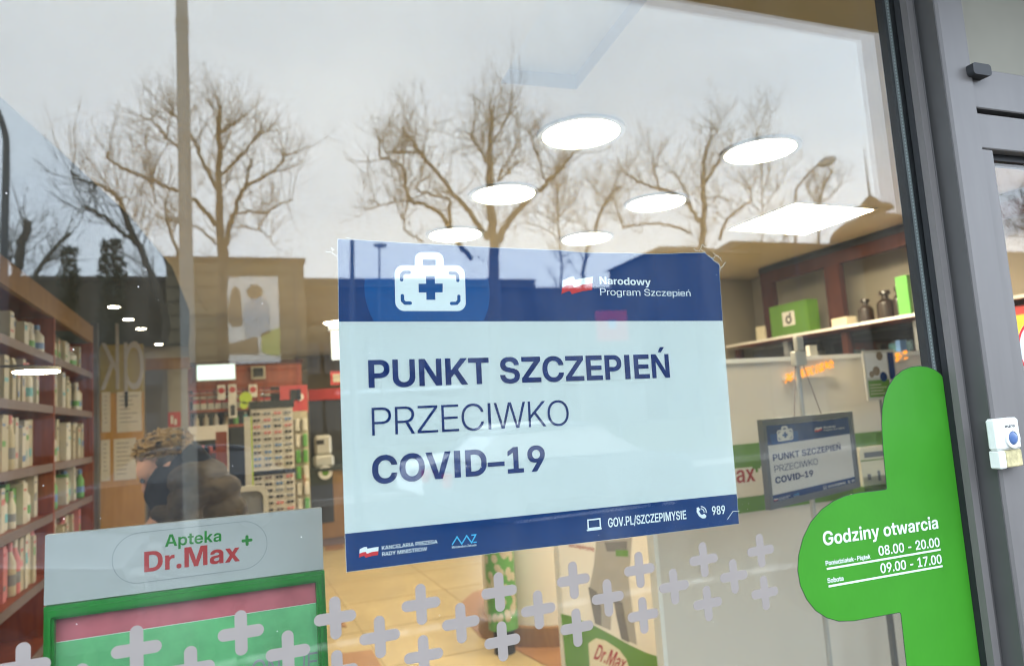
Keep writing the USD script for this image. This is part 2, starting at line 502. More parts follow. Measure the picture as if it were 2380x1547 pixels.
mat('soffit_grey', (0.075, 0.07, 0.06), 0.8, 0.2, 0, 0.05)
mat('shop_render', (0.4, 0.38, 0.34), 0.85, 0.2, 0, 0.06, 1)

# ================================================================ GROUND AND STREET
YP = 0.031                                     # the poster's face, on the inside of the double glazing


def flat(poly, z, name, m, th=None):
    th = th or 0.3
    e = trimesh.creation.extrude_polygon(poly, th, engine='earcut')
    e.apply_translation([0, 0, z - th])
    return struct(name, e, m)


flat(sbox(-260, -260, 260, -19.2), -0.02, 'ground', 'winter_grass', 0.5)
flat(sbox(-260, -15.0, 260, -4.6), -0.13, 'road', 'asphalt', 0.5)
flat(sbox(-260, -4.45, 260, -0.32), 0.0, 'pavement', 'paving', 0.6)
flat(sbox(-260, -19.2, 260, -15.15), 0.0, 'far_pavement', 'paving', 0.6)
struct('kerb', bx(-260, 260, -4.6, -4.45, -0.4, 0.012), 'kerb_stone')
struct('far_kerb', bx(-260, 260, -15.15, -15.0, -0.4, 0.012), 'kerb_stone')
marks = [bx(x, x + 3, -9.86, -9.74, -0.128, -0.125) for x in range(-60, 90, 8)]
struct('road_marking', cat_(marks), 'paint_white')
flat(sbox(-6.0, -0.32, 9.0, 13.0), 0.0, 'shop_floor', 'floor_tan', 0.3)

# ================================================================ THE SHOP'S SHELL
CEIL = 2.63
edge = [(at_z(x, y, CEIL)[0], at_z(x, y, CEIL)[1]) for x, y in ((0, 225), (150, 360), (300, 500), (400, 620), (440, 720))] + [(-0.36, 7.5), (-0.44, 9.0), (-0.52, 10.9), (-0.52, 12.0)]
hole = Polygon([(0.86, 1.186), (1.131, 1.172), (1.071, 0.56), (0.80, 0.56)])
cpoly = Polygon([(-0.95, 0.08)] + edge + [(6.0, 12.0), (6.0, 0.08)]).difference(hole)
e = trimesh.creation.extrude_polygon(cpoly, 0.05, engine='earcut'); e.apply_translation([0, 0, CEIL])
struct('ceiling', e, 'ceiling_paint')
struct('ceiling_recess', cat_([bx(0.76, 1.17, 0.5, 1.22, 2.6812, 2.72)]), 'recess_paint')
struct('high_ceiling', bx(-6.0, 6.2, 0.08, 12.0, 3.0, 3.1), 'high_ceiling_paint')
struct('back_wall', bx(-6, 4.3, 12.0, 12.2, 0, 3.0), 'wall_grey')
struct('left_wall', bx(-2.3, -2.15, 0.08, 12.0, 0, 3.0), 'wall_grey')
struct('right_wall', bx(4.62, 4.8, -0.2, 4.5, 0, 3.0), 'wall_cream')
struct('inner_wall', bx(3.6, 4.62, 4.42, 4.6, 0, CEIL - 0.003), 'wall_cream')
struct('roof', bx(-6.2, 9.2, -0.2, 12.4, 3.35, 3.6), 'roof_dark')

# the shop's street front: wall above and beside the openings, and the canopy
front = thing('shop_front', 'pale rendered shop front wall above and beside the glazing with a shallow canopy', 'building', (0.2, 0, 0))
obj('wall', cat_([bx(-6.2, 9.2, -0.25, 0.08, 2.78, 4.6), bx(-6.2, -2.3, -0.25, 0.08, 0, 2.78), bx(3.2, 9.2, -0.25, 0.08, 0, 2.78), bx(-2.3, 1.2, -0.2, 0.08, 0, 0.3)]), 'shop_render', front)
obj('canopy', bx(-2.6, 3.4, -0.49, -0.2505, 2.55, 2.72), 'soffit_grey', front)
obj('soffit', cat_([bx(-2.29, 3.19, -0.25, 0.08, 2.552, 2.779)]), 'soffit_grey', front)

# floor inlays and joints
fl = [(p[0], p[1]) for p in (at_z(x, y, 0) for x, y in ((1150, 1362), (1105, 1378), (1082, 1398), (1090, 1440), (1125, 1478), (1200, 1503), (1290, 1550), (1360, 1600), (1420, 1560), (1400, 1420), (1250, 1362)))]
struct('floor_inlay', (lambda t: (t.apply_translation([0, 0, 0.001]), t)[1])(trimesh.creation.extrude_polygon(Polygon(fl).buffer(0.03), 0.004, engine='earcut')), 'floor_brown')
for i, px_ in enumerate((((776, 1437), (800, 1442), (806, 1457), (780, 1456)), ((782, 1520), (864, 1510), (885, 1545), (900, 1580), (790, 1590)), ((752, 1205), (790, 1200), (800, 1275), (757, 1280)))):
    q = [at_z(x, y, 0)[:2] for x, y in px_]
    struct('floor_inlay', (lambda t: (t.apply_translation([0, 0, 0.001]), t)[1])(trimesh.creation.extrude_polygon(Polygon(q), 0.004, engine='earcut')), 'floor_brown')
jn = [bx(-2.1, 4.5, y - 0.004, y + 0.004, 0.0005, 0.002) for y in np.arange(1.2, 12, 0.9)] + [bx(x - 0.004, x + 0.004, 0.2, 12, 0.0005, 0.0022) for x in np.arange(-1.8, 4.5, 0.9)]
struct('floor_joint', cat_(jn), 'floor_joint')

# ================================================================ GLAZING AND FRAME
XR = 1.212                                     # the window's right end
win = thing('shop_window', 'large double glazed shop window reflecting trees and grey sky, papered with signs', 'window', (0, 0, 0.3))
obj('outer_pane', bx(-2.3, XR - 0.006, 0.0, 0.006, 0.33, 2.548), 'street_glass', win)
sp_ = random.Random(19)
obj('dust_specks', cat_([xz(Point(sp_.uniform(-0.4, 1.15), sp_.uniform(1.15, 2.25)).buffer(sp_.uniform(0.0003, 0.0008), quad_segs=2), -0.0002, 0.0002) for _ in range(70)]), 'edge_white', win)
obj('inner_pane', bx(-2.3, XR - 0.006, 0.022, 0.028, 0.33, 2.548), 'pane_glass', win)
obj('spacer', bx(XR - 0.030, XR - 0.020, 0.0065, 0.0215, 0.34, 2.54), 'spacer_metal', win, label='pale metal spacer bar with a dotted seam between the two panes')
sx = XR - 0.025
dots = []
for z in np.arange(1.05, 2.5, 0.0065):
    dots.append(bx(sx - 0.0014, sx + 0.0014, 0.0061, 0.0064, z, z + 0.0032))
obj('spacer_seam', cat_(dots), 'seam_grey', win)
obj('gasket', cat_([bx(XR - 0.016, XR - 0.0005, -0.012, -0.0005, 0.33, 2.55), bx(XR - 0.019, XR - 0.0005, 0.0065, 0.0215, 0.33, 2.55), bx(XR - 0.038, XR - 0.0305, 0.0065, 0.0215, 0.33, 2.55)]), 'rubber_black', win)
obj('inner_jamb', bx(at(2104, 558, 0.06)[0], XR + 0.06, 0.034, 0.06, 0.3, 2.55), 'inner_frame', win)
obj('sill', cat_([bx(-2.3, XR, -0.06, 0.09, 0.30, 0.329)]), 'aluminium_frame', win)
PF = -0.064                                    # front of the post
PX0, PX1 = at(2183, 558, 0)[0] - 0.02, at(2313, 558, PF)[0]
post = thing('door_post', 'grey aluminium post standing between the shop window and the glazed door', 'post', (1.25, -0.03, 0))
prof = Polygon([(1.213, -0.0125), (1.2215, -0.0125), (1.2215, -0.020), (1.2235, -0.0225), (1.2235, PF + 0.004), (1.2275, PF), (PX1, PF), (PX1, 0.03), (1.213, 0.03)])
e = trimesh.creation.extrude_polygon(prof, 2.55 - 0.001, engine='earcut')
obj('upright', e, 'aluminium_frame', post)
obj('side_cover', bx(1.2212, 1.2233, PF + 0.0045, -0.0228, 0.001, 2.5485), 'dark_anodised', post)
obj('glazing_bead', bx(1.1965, 1.2125, -0.026, -0.0125, 0.331, 2.549), 'aluminium_frame', post)
# the door beside it
door = thing('glazed_door', 'grey aluminium framed glass door right of the post, reflecting sky and bare trees', 'door', (1.8, -0.04, 0))
DY = -0.058
zA, zB, zC, zD, zE = (at(*p, DY)[2] for p in ((2265, 157), (2268, 250), (2270, 262), (2292, 345), (2294, 360)))
DX0, DX1 = PX1 + 0.0005, 2.35
obj('lintel', rbx(DX0, DX1, DY, 0.0, zB, zA, 0.002), 'aluminium_frame', door)
obj('shadow_gap', cat_([bx(DX0, DX1, DY + 0.022, 0.0, zC + 0.0005, zB - 0.0005)]), 'rubber_black', door)
xs = at(2296, 360, DY)[0]
obj('top_rail', rbx(DX0, DX1, DY, 0.0, zD, zC, 0.002), 'aluminium_frame', door)
obj('stile', rbx(DX0, xs + 0.018, DY + 0.0015, 0.0, 0.02, zD - 0.0006, 0.002), 'aluminium_frame', door)
obj('glazing_gasket', cat_([bx(xs + 0.0185, DX1, DY + 0.02, -0.005, zE, zD - 0.0006)]), 'rubber_black', door)
zT, zT2 = at(2370, 885, DY)[2], at(2370, 1012, DY)[2]
obj('middle_rail', rbx(xs + 0.0195, DX1, DY + 0.001, 0.0, zT2, zT, 0.002), 'aluminium_frame', door)
obj('glass', bx(xs + 0.019, DX1, -0.032, -0.026, 0.12, zE), 'pane_glass', door)
obj('far_stile', rbx(DX1 + 0.0005, DX1 + 0.09, DY, 0.0, 0.02, zA, 0.002), 'aluminium_frame', door)
obj('kick_plate', rbx(xs + 0.019, DX1, DY + 0.001, 0.0, 0.02, 0.119, 0.002), 'aluminium_frame', door)
obj('transom_panel', bx(DX0, DX1 + 0.09, -0.03, 0.0, zA + 0.0005, 2.549), 'grey_panel', door, label='pale grey-green panel above the door')
c0 = at(2265, 173, DY)
lug = cat_([xz(rrect(c0[0] - 0.03, c0[2] - 0.011, c0[0] + 0.018, c0[2] + 0.011, 0.007), DY - 0.02, 0.0198)])
obj('stop', lug, 'rubber_dark', door, label='black rubber stop on the lintel')
cc = at(2412, 812, -0.0325)
rr = abs(at(2366, 812, -0.0325)[0] - cc[0])
st = thing('round_sticker', 'round white prohibition sticker with red rim on the door glass', 'sticker', cc)
cp = Point(cc[0], cc[2]).buffer(rr)
obj('disc', xz(cp, -0.0327, 0.0004), 'sign_white', st)
rim = cp.difference(Point(cc[0], cc[2]).buffer(rr * 0.91))
bar = LineString([(cc[0] - rr, cc[2] - rr), (cc[0] + rr, cc[2] + rr)]).buffer(rr * 0.05).intersection(cp)
obj('rim', xz(union_all([rim, bar]), -0.0331, 0.0003), 'print_red', st)

# doorbell
BY = PF
bz1, bz0 = at(2308, 972, BY)[2], at(2322, 1086, BY)[2]
bx0, bx1 = at(2316, 1030, BY - 0.02)[0] + 0.004, at(2376, 1030, BY - 0.02)[0]
bell = thing('doorbell', 'small white plastic doorbell with blue button and yellowed name plate on the post', 'doorbell', ((bx0 + bx1) / 2, BY - 0.01, bz0))
bw = bx1 - bx0
zs = bz0 + (bz1 - bz0) * 0.36
obj('case', rbx(bx0, bx1, BY - 0.020, BY - 0.0003, zs, bz1, 0.004), 'bell_white', bell)
obj('lower_case', rbx(bx0, bx0 + bw * 0.27, BY - 0.020, BY - 0.0003, bz0, zs - 0.0004, 0.002), 'bell_white', bell)
obj('name_plate', rbx(bx0 + bw * 0.275, bx1 - 0.001, BY - 0.0185, BY - 0.0003, bz0 + 0.001, zs - 0.0004, 0.002), 'bell_amber', bell)
bc = [bx0 + bw * 0.58, bz0 + (bz1 - bz0) * 0.595]
b1 = ring([0, 0, 0], 0.0115, 0.0168, 0.004); b1.apply_transform(trimesh.transformations.rotation_matrix(math.pi / 2, [1, 0, 0])); b1.apply_translation([bc[0], BY - 0.0215, bc[1]])
obj('button_ring', b1, 'bell_white', bell, smooth=40)
b2 = trimesh.creation.icosphere(2, 0.0113); b2.apply_scale([1, 0.4, 1]); b2.apply_translation([bc[0], BY - 0.0215, bc[1]])
obj('button', b2, 'bell_blue', bell, smooth=True)
obj('lettering', text_on('eura', 700, [bx0 + bw * 0.36, BY - 0.0203, bz1 - 0.016], [bx0 + bw * 0.78, BY - 0.0203, bz1 - 0.016], 0.0058), 'ink_dark', bell)

# ================================================================ THE POSTER
PW, PH = 0.594, 0.4224
PR = math.radians(-0.9)
TL = at(1265.2 / 1.61345, 895 / 1.61345, YP)
PU = np.array([math.cos(PR), 0, math.sin(PR)])
PV = np.array([-PU[2], 0, PU[0]])


def loc(x, y):                                 # picture -> metres on the poster, from its top left corner, v up
    d = at(x, y, YP) - TL
    return np.array([d @ PU, d @ PV])


def z2(x, y):
    return loc((1200 + x / 1.4875) / 1.61345, (850 + y / 1.4875) / 1.61345)


def z3(x, y):
    return loc((1200 + x / 1.4875) / 1.61345, (1200 + y / 1.4875) / 1.61345)


def z4(x, y):
    return loc((1100 + x / 2.38) / 1.61345, (1950 + y / 2.38) / 1.61345)


def pgon(f, pts):
    return Polygon([f(*p) for p in pts])


art = []                                       # (name, polygon in poster metres, material, layer)
top = [(97, 68), (190, 71), (400, 85), (560, 94), (700, 101), (850, 109), (1000, 117), (1180, 124), (1340, 131), (1430, 140), (1500, 144), (1600, 146), (1740, 147), (1850, 151), (1980, 148), (2150, 143)]
torn = [(2153, 152), (2166, 161), (2172, 160), (2178, 170), (2196, 172), (2195, 184), (2205, 196), (2218, 203), (2229, 213), (2230, 228), (2228, 243)]
side = [z3(2247, 8), z3(2265, 240), z3(2290, 560), z3(2325, 963), z3(2338, 1135)]
outline = [z2(*p) for p in top] + [z2(*p) for p in torn] + side + [z3(1700, 1215), z3(1000, 1295), z3(147, 1405), z3(138, 1192), z3(120, 600), z3(103, 8)]
sheet_p = Polygon(outline)
hl, hr = z2(101, 531), z2(2252, 526)
head = sheet_p.intersection(Polygon([hl + [-.05, 0], hl + [-.05, .5], hr + [.05, .5], hr + [.05, 0]]))
fl_, fr_ = z3(138, 1192), z3(2325, 963)
foot = sheet_p.intersection(Polygon([fl_ + [-.02, .001], fr_ + [.02, -.001], fr_ + [.02, -.5], fl_ + [-.02, -.5]]))
art.append(('header_band', head.buffer(-0.0005), 'poster_blue', 1))
art.append(('footer_band', foot.buffer(-0.0005), 'poster_blue', 1))
cc_, cr_ = z2(608, 352), abs(z2(248, 352)[0] - z2(608, 352)[0])
art.append(('roundel', Point(*cc_).buffer(cr_, quad_segs=24).intersection(head.buffer(-0.001)).intersection(Polygon([z2(200, 283), z2(1000, 287), z2(1000, 560), z2(200, 560)])), 'poster_bright_blue', 2))
case = Polygon([z2(*p) for p in ((415, 215), (806, 215), (814, 470), (420, 470))])
case = case.buffer(-0.0125).buffer(0.0125, quad_segs=8)
hand = pgon(z2, ((528, 142), (690, 142), (690, 230), (528, 230))).buffer(-0.011).buffer(0.011, quad_segs=8)
hand = union_all([hand, pgon(z2, ((528, 190), (690, 190), (690, 225), (528, 225)))]).difference(pgon(z2, ((573, 183), (645, 184), (645, 215), (573, 215))))
cross = union_all([pgon(z2, ((590, 275), (640, 275), (643, 408), (593, 408))), pgon(z2, ((549, 318), (684, 317), (684, 366), (550, 367)))])
corners = []
for pts in (((455, 296), (455, 268), (470, 255), (497, 255)), ((726, 260), (755, 260), (767, 272), (768, 300)), ((459, 385), (460, 412), (474, 426), (503, 426)), ((774, 388), (774, 412), (762, 427), (733, 428))):
    corners.append(LineString([z2(*p) for p in pts]).buffer(0.0024))
art.append(('suitcase_icon', union_all([case, hand]).difference(union_all([cross] + corners)), 'print_white', 3))


def flag(f, s, o):
    w = [(0, 22), (38, 4), (62, 0), (70, 18), (110, 10), (170, 0), (167, 38), (110, 46), (65, 62), (55, 45), (30, 48), (-2, 60)]
    r = [(-2, 60), (30, 48), (55, 45), (65, 62), (110, 46), (167, 38), (165, 74), (110, 82), (52, 98), (42, 80), (25, 84), (-6, 97)]
    k = lambda pts: Polygon([f(o[0] + p[0] * s, o[1] + p[1] * s) for p in pts]).buffer(0)
    return k(w), k(r)


w, r = flag(z2, 1.0, (1352, 278))
art += [('flag_white', w, 'print_white', 3), ('flag_red', r, 'print_red', 3)]
w, r = flag(z3, 0.62, (221, 1262))
art += [('flag_white', w, 'print_white', 3), ('flag_red', r, 'print_red', 3)]


def ptext(name, text, weight, f, a, b, capa, m, layer=3):
    """capa: a picture point straight above a at cap height."""
    A, B, C = f(*a), f(*b), f(*capa)
    U = B - A
    L = np.linalg.norm(U); U /= L
    W = np.array([-U[1], U[0]])
    g = fit_text(text, weight, L, abs((C - A) @ W))
    art.append((name, affinity.affine_transform(g, [U[0], W[0], U[1], W[1], A[0], A[1]]), m, layer))


ptext('headline', 'PUNKT SZCZEPIEŃ', 720, z3, (272, 377), (1952, 320), (272, 222), 'poster_text_blue')
ptext('headline_second_line', 'PRZECIWKO', 330, z3, (291, 643), (1390, 584), (291, 488), 'poster_text_blue')
ptext('headline_third_line', 'COVID–19', 730, z3, (292, 913), (1258, 838), (292, 757), 'poster_text_blue')
ptext('programme_name', 'Narodowy', 700, z2, (1560, 320), (1845, 328), (1559, 278), 'print_white')
ptext('programme_name', 'Program Szczepień', 400, z2, (1563, 382), (2067, 388), (1562, 343), 'print_white')
ptext('office_name', 'KANCELARIA PREZESA', 520, z4, (790, 262), (1285, 203), (789, 228), 'print_white')
ptext('office_name', 'RADY MINISTRÓW', 520, z4, (792, 317), (1192, 268), (791, 283), 'print_white')
ptext('ministry_name', 'Ministerstwo Zdrowia', 450, z4, (1415, 249), (1632, 226), (1415, 229), 'print_white')
zig = LineString([z4(*p) for p in ((1416, 218), (1460, 146), (1502, 208), (1546, 136), (1590, 198), (1626, 127), (1588, 131))]).buffer(0.00085, cap_style='flat', join_style='mitre')
art.append(('ministry_mark', union_all([zig, LineString([z4(1610, 195), z4(1631, 192)]).buffer(0.0008)]), 'print_cyan', 3))
lap = pgon(z3, ((1491, 1112), (1562, 1103), (1566, 1156), (1494, 1164))).buffer(0.0005).difference(pgon(z3, ((1497, 1117), (1557, 1110), (1560, 1150), (1499, 1157))))
art.append(('laptop_icon', union_all([lap, pgon(z3, ((1485, 1167), (1573, 1157), (1568, 1166), (1491, 1175)))]), 'print_white', 3))
ptext('web_address', 'GOV.PL/SZCZEPIMYSIE', 640, z3, (1607, 1154), (2043, 1107), (1606, 1103), 'print_white')
ptext('phone_number', '989', 700, z3, (2187, 1085), (2260, 1078), (2186, 1037), 'print_white')
hs = LineString([z3(*p) for p in ((2108, 1052), (2106, 1066), (2117, 1085), (2133, 1096), (2145, 1095))]).buffer(0.0021)
hs = union_all([hs, pgon(z3, ((2098, 1048), (2110, 1041), (2121, 1056), (2110, 1065))), pgon(z3, ((2130, 1085), (2142, 1078), (2155, 1090), (2146, 1100)))])
wv = [LineString([z3(2123 + 24 * math.cos(t) * k, 1068 - 24 * math.sin(t) * k) for t in np.linspace(-0.1, 1.5, 9)]).buffer(0.0007) for k in (0.75, 1.25)]
art.append(('phone_icon', union_all([hs] + wv), 'print_white', 3))


def lay_poster(th, org, U, W, scale, only=None, m_over={}):
    N = np.cross(U, W); N /= np.linalg.norm(N)
    for name, pol, m, layer in art:
        if only and not any(name.startswith(o) for o in only):
            continue
        obj(name, poly3(affinity.scale(pol, scale, scale, origin=(0, 0)), np.asarray(org) + N * 0.00022 * layer * (1 if scale == 1 else 3), U, W, 0.00018), m_over.get(m, m), th)


pos = thing('vaccination_poster', 'large white and blue vaccination point poster with torn corner taped inside the window', 'poster', at(1250, 945, YP))
obj('paper', poly3(sheet_p, TL, PU, PV, 0.00025), 'poster_white', pos)
lay_poster(pos, TL, PU, PV, 1)
# tape shreds round the torn corner and the edges
fib = []
fr = random.Random(3)
for a, b in (((2125, 130), (2150, 143)), ((2110, 138), (2132, 100)), ((2132, 100), (2150, 116)), ((2190, 150), (2228, 172)), ((2228, 172), (2240, 195)), ((2232, 236), (2258, 200)), ((2162, 160), (2230, 215)), ((2228, 214), (2232, 244)), ((2080, 128), (2110, 135)), ((2196, 172), (2222, 160)), ((30, 140), (62, 142)), ((62, 142), (92, 162)), ((62, 118), (78, 132)), ((150, 62), (200, 70))):
    A, B = z2(*a), z2(*b)
    k = [A + (B - A) * t + np.array([fr.uniform(-1, 1), fr.uniform(-1, 1)]) * 0.0012 for t in np.linspace(0, 1, 5)]
    fib.append(poly3(LineString(k).buffer(0.00032), TL + [0, -0.0008, 0], PU, PV, 0.0002))
A, B = z3(2270, 1110), z3(2336, 1062)
fib.append(poly3(LineString([A, (A + B) / 2 + [0.0, 0.006], B]).buffer(0.0004), TL + [0, -0.0011, 0], PU, PV, 0.0002))
for k in range(26):
    p = z2(fr.uniform(2150, 2420), fr.uniform(90, 330)) if k < 18 else z3(fr.uniform(2340, 2420), fr.uniform(950, 1200))
    fib.append(poly3(Point(*p).buffer(fr.uniform(0.0002, 0.0005), quad_segs=2), TL + [0, -0.0008, 0], PU, PV, 0.0002))
obj('tape_shreds', cat_(fib), 'tape', pos, label='torn bits of clear tape at the poster corners')

# ================================================================ GREEN SIGN WITH THE OPENING HOURS
YS = -0.0006


def z8(x, y):
    return (2900 + x / 2.2223) / 1.61345, (1800 + y / 2.2223) / 1.61345


def s2(x, y):
    p = at(x, y, YS)
    return np.array([p[0], p[2]])


gp = [(2196, 884), (2186, 869), (2172, 859), (2156, 853), (2138, 851), (2118, 853), (2098, 861), (2080, 876), (2066, 897), (2056, 922), (2051, 950), (2050, 985), (2053, 1040), (2062, 1137),
      (2030, 1141), (1995, 1145), (1965, 1152), (1938, 1164), (1910, 1184), (1885, 1213), (1867, 1250), (1857, 1290), (1855, 1325), (1861, 1360), (1876, 1392), (1896, 1417), (1922, 1434), (1950, 1442), (1985, 1441), (2040, 1431), (2094, 1421), (2108, 1547)]
g2 = [s2(*p) for p in gp]
gx = XR - 0.0168
lower = g2[-1] + (g2[-1] - g2[-2]) * 2.0
gpoly = Polygon(g2 + [lower, np.array([gx + .2, lower[1]]), np.array([gx + .2, g2[0][1]])]).buffer(0)
gpoly = gpoly.buffer(0.004, quad_segs=6).buffer(-0.008, quad_segs=6).buffer(0.004, quad_segs=6).intersection(sbox(-1, 0, gx, 3))
sgn = thing('opening_hours_sign', 'bright green cross shaped vinyl sign with white opening hours on the window', 'sign', (1.1, YS, 1.0))
obj('vinyl', xz(gpoly, YS, 0.0005), 'sign_green', sgn)
obj('vinyl_edge', xz(gpoly.buffer(0.0011).intersection(sbox(-1, 0, gx, 3)), YS + 0.0004, 0.00015), 'ink_dark', sgn)


def sgn_text(name, t, wt, a, b, cap):
    A, B, C = (at(*z8(*p), YS) for p in (a, b, (a[0], a[1] - cap)))
    obj(name, text_on(t, wt, A, B, abs(C[2] - A[2]), -0.0003), 'sign_white', sgn)


sgn_text('heading', 'Godziny otwarcia', 680, (418, 543), (1375, 400), 117)
sgn_text('weekday_hours', '08.00 - 20.00', 660, (880, 628), (1388, 550), 82)
sgn_text('weekday_name', 'Poniedziałek-Piątek', 640, (437, 709), (810, 650), 40)
sgn_text('saturday_hours', '09.00 - 17.00', 660, (896, 774), (1405, 690), 82)
sgn_text('saturday_name', 'Sobota', 640, (452, 855), (585, 834), 42)
for a, b in (((445, 737), (1393, 575)), ((460, 882), (1410, 713))):
    A, B = s2(*z8(*a)), s2(*z8(*b))
    obj('rule', xz(LineString([A, B]).buffer(0.0016, cap_style='flat'), YS - 0.0003, 0.0002), 'sign_white', sgn)

# ================================================================ FROSTED PLUS STICKERS
PS = 0.0252


def plus(cx, cz, s=PS, t=0.0068):
    return union_all([LineString([(cx - s + t, cz), (cx + s - t, cz)]).buffer(t, quad_segs=8), LineString([(cx, cz - s + t), (cx, cz + s - t)]).buffer(t, quad_segs=8)])


ORD = ['first', 'second', 'third', 'fourth', 'fifth', 'sixth', 'seventh', 'eighth', 'ninth', 'tenth', 'eleventh']
rowA = [-0.314, -0.207, -0.1, 0.0085, 0.116, 0.223, 0.329, 0.438, 0.543, 0.653, 0.758]
rowB = [-0.26, -0.153, -0.0455, 0.06, 0.169, 0.274, 0.383, 0.489, 0.598, 0.704]
for nm, zz, xs_ in (('upper', 1.3165, rowA), ('middle', 1.2855, rowB), ('lower', 1.2535, rowA)):
    for k_, x in enumerate(xs_):
        solo('plus_sticker', xz(plus(x, zz + (0.005 - 0.008 * (x + 0.2)) * 0.5), -0.0006, 0.0005), 'frosted_film', f'frosted grey plus sticker on the glass, {ORD[k_]} from the left in the {nm} row', 'sticker', f'plus stickers of the {nm} row')

# ================================================================ CEILING LAMPS
names = ['largest, nearest round ceiling light in the middle of the picture', 'second nearest round ceiling light, left of the square light panel and above it', 'round ceiling light in front of the big reflected tree trunk', 'round ceiling light just left above the square light panel', 'round ceiling light just above the poster medical case', 'round ceiling light just above the poster flag']
for (x, y), lb in zip(((1350, 307), (1766, 348), (1171, 449), (1525, 469), (1058, 543), (1363, 552)), names):
    c = at_z(x, y, CEIL)
    t = thing('round_ceiling_light', 'glowing ' + lb, 'ceiling light', (c[0], c[1], CEIL), 'round ceiling lights in two rows')
    obj('diffuser', disc([c[0], c[1], CEIL - 0.0065], 0.150, 0.005), 'lamp_glow', t)
    obj('trim_ring', ring([c[0], c[1], CEIL - 0.006], 0.151, 0.174, 0.011), 'pale_metal', t)
cs = [at_z(x, y, CEIL) for x, y in ((1848, 470), (2030, 484), (1868, 542), (1698, 530))]
t = thing('square_ceiling_light', 'glowing square ceiling light panel at the right above the wooden shelf', 'ceiling light', (np.mean([c[0] for c in cs]), np.mean([c[1] for c in cs]), CEIL))
pq = Polygon([(c[0], c[1]) for c in cs])
e = trimesh.creation.extrude_polygon(pq, 0.005, engine='earcut'); e.apply_translation([0, 0, CEIL - 0.009]); obj('diffuser', e, 'lamp_glow', t)
e = trimesh.creation.extrude_polygon(pq.buffer(0.018, join_style='mitre').difference(pq.buffer(0.001, join_style='mitre')), 0.010, engine='earcut'); e.apply_translation([0, 0, CEIL - 0.0105]); obj('frame', e, 'edge_white', t)
dl = ['largest, nearest of the small downlights above the end of the shelves', 'second small downlight from the front above the noticeboard', 'third small downlight from the front above the noticeboard', 'farthest small downlight, at the end of the row above the noticeboard']
for (x, y), lb in zip(((265, 711), (298, 740), (328, 762), (369, 798)), dl):
    c = at_z(x, y, 3.0)
    t = thing('downlight', lb, 'ceiling light', (c[0], c[1], 3.0), 'downlights in the dark ceiling')
    obj('lens', disc([c[0], c[1], 2.992], 0.058, 0.006, 24), 'downlight_glow', t)
    obj('trim_ring', ring([c[0], c[1], 2.993], 0.059, 0.08, 0.012, 24), 'grey_metal', t)
for (x, y), lb, zz in (((750, 840), 'small bright ceiling light left of the poster above the red header', CEIL), ((787, 748), 'ceiling light half hidden by the left edge of the poster', CEIL)):
    c = at_z(x, y, zz)
    t = thing('round_ceiling_light', lb, 'ceiling light', (c[0], c[1], zz), 'ceiling lights at the back of the shop')
    r_ = 0.15 if y < 800 else 0.2
    obj('diffuser', disc([c[0], c[1], zz - 0.008], r_, 0.006), 'lamp_glow', t)
    obj('trim_ring', ring([c[0], c[1], zz - 0.006], r_ + 0.001, r_ + 0.024, 0.011), 'edge_white', t)
# the two rows run on towards the back of the shop, behind the poster
for c_, (x, y) in enumerate(((1058, 543), (1363, 552))):
    c = at_z(x, y, CEIL)
    for k in range(1, 9):
        yy = c[1] + 0.795 * k
        if seen([c[0] - 0.012 * k, yy, CEIL])[0] < 815:
            break
        t = thing('round_ceiling_light', f'round ceiling light of the {("left", "right")[c_]} row, farther back behind the poster', 'ceiling light', (c[0] - 0.012 * k, yy, CEIL), 'rows of round ceiling lights behind the poster')
        obj('diffuser', disc([c[0] - 0.012 * k, yy, CEIL - 0.0065], 0.150, 0.005, 24), 'lamp_glow', t)
        obj('trim_ring', ring([c[0] - 0.012 * k, yy, CEIL - 0.006], 0.151, 0.174, 0.011, 24), 'edge_white', t)

# ================================================================ LEFT SHELVING
XS = -1.0
shel = thing('wall_shelving', 'red-brown wooden shelving unit full of packages along the left wall', 'shelf', (-1.2, 4.2, 0))
Y0, Y1 = 2.3, 5.72
obj('header_board', bx(XS - 0.03, XS, Y0, Y1, 2.335, 2.47), 'brown_wood', shel)
obj('back_panel', bx(XS - 0.46, XS - 0.44, Y0, Y1, 0.05, 2.47), 'red_wood', shel)
obj('top_board', bx(XS - 0.44, XS - 0.031, Y0, Y1, 2.44, 2.47), 'red_wood', shel)
SH = [2.09, 1.78, 1.43, 1.13, 0.78, 0.42]
for k, z in enumerate(SH):
    s_ = obj('shelf_board', bx(XS - 0.43, XS - 0.012, Y0 + 0.02, Y1 - 0.02, z - 0.025, z), 'red_wood', shel)
    obj('price_rail', bx(XS - 0.011, XS - 0.004, Y0 + 0.02, Y1 - 0.02, z - 0.042, z + 0.004), 'rail_grey', s_)
for y in (Y0, 4.30, Y1 - 0.02):
    obj('upright', bx(XS - 0.439, XS - 0.001, y, y + 0.028, 0.0, 2.334), 'red_wood', shel)
obj('end_post', bx(XS - 0.05, XS + 0.03, Y1 + 0.012, Y1 + 0.06, 0, 2.5), 'grey_metal', shel)
obj('plinth', bx(XS - 0.43, XS - 0.02, Y0, Y1, 0, 0.09), 'dark_red_wood', shel)
pal = [['product_white', 'product_cream', 'product_white', 'product_white'], ['product_cream', 'product_white', 'product_cream'], ['product_white', 'product_cream', 'product_cream', 'product_white'], ['product_white', 'product_cream', 'product_white', 'product_green'], ['product_cream', 'product_cream', 'product_white', 'product_pink']]
rn = ['top', 'second', 'third', 'fourth', 'fifth']
rr_ = random.Random(11)
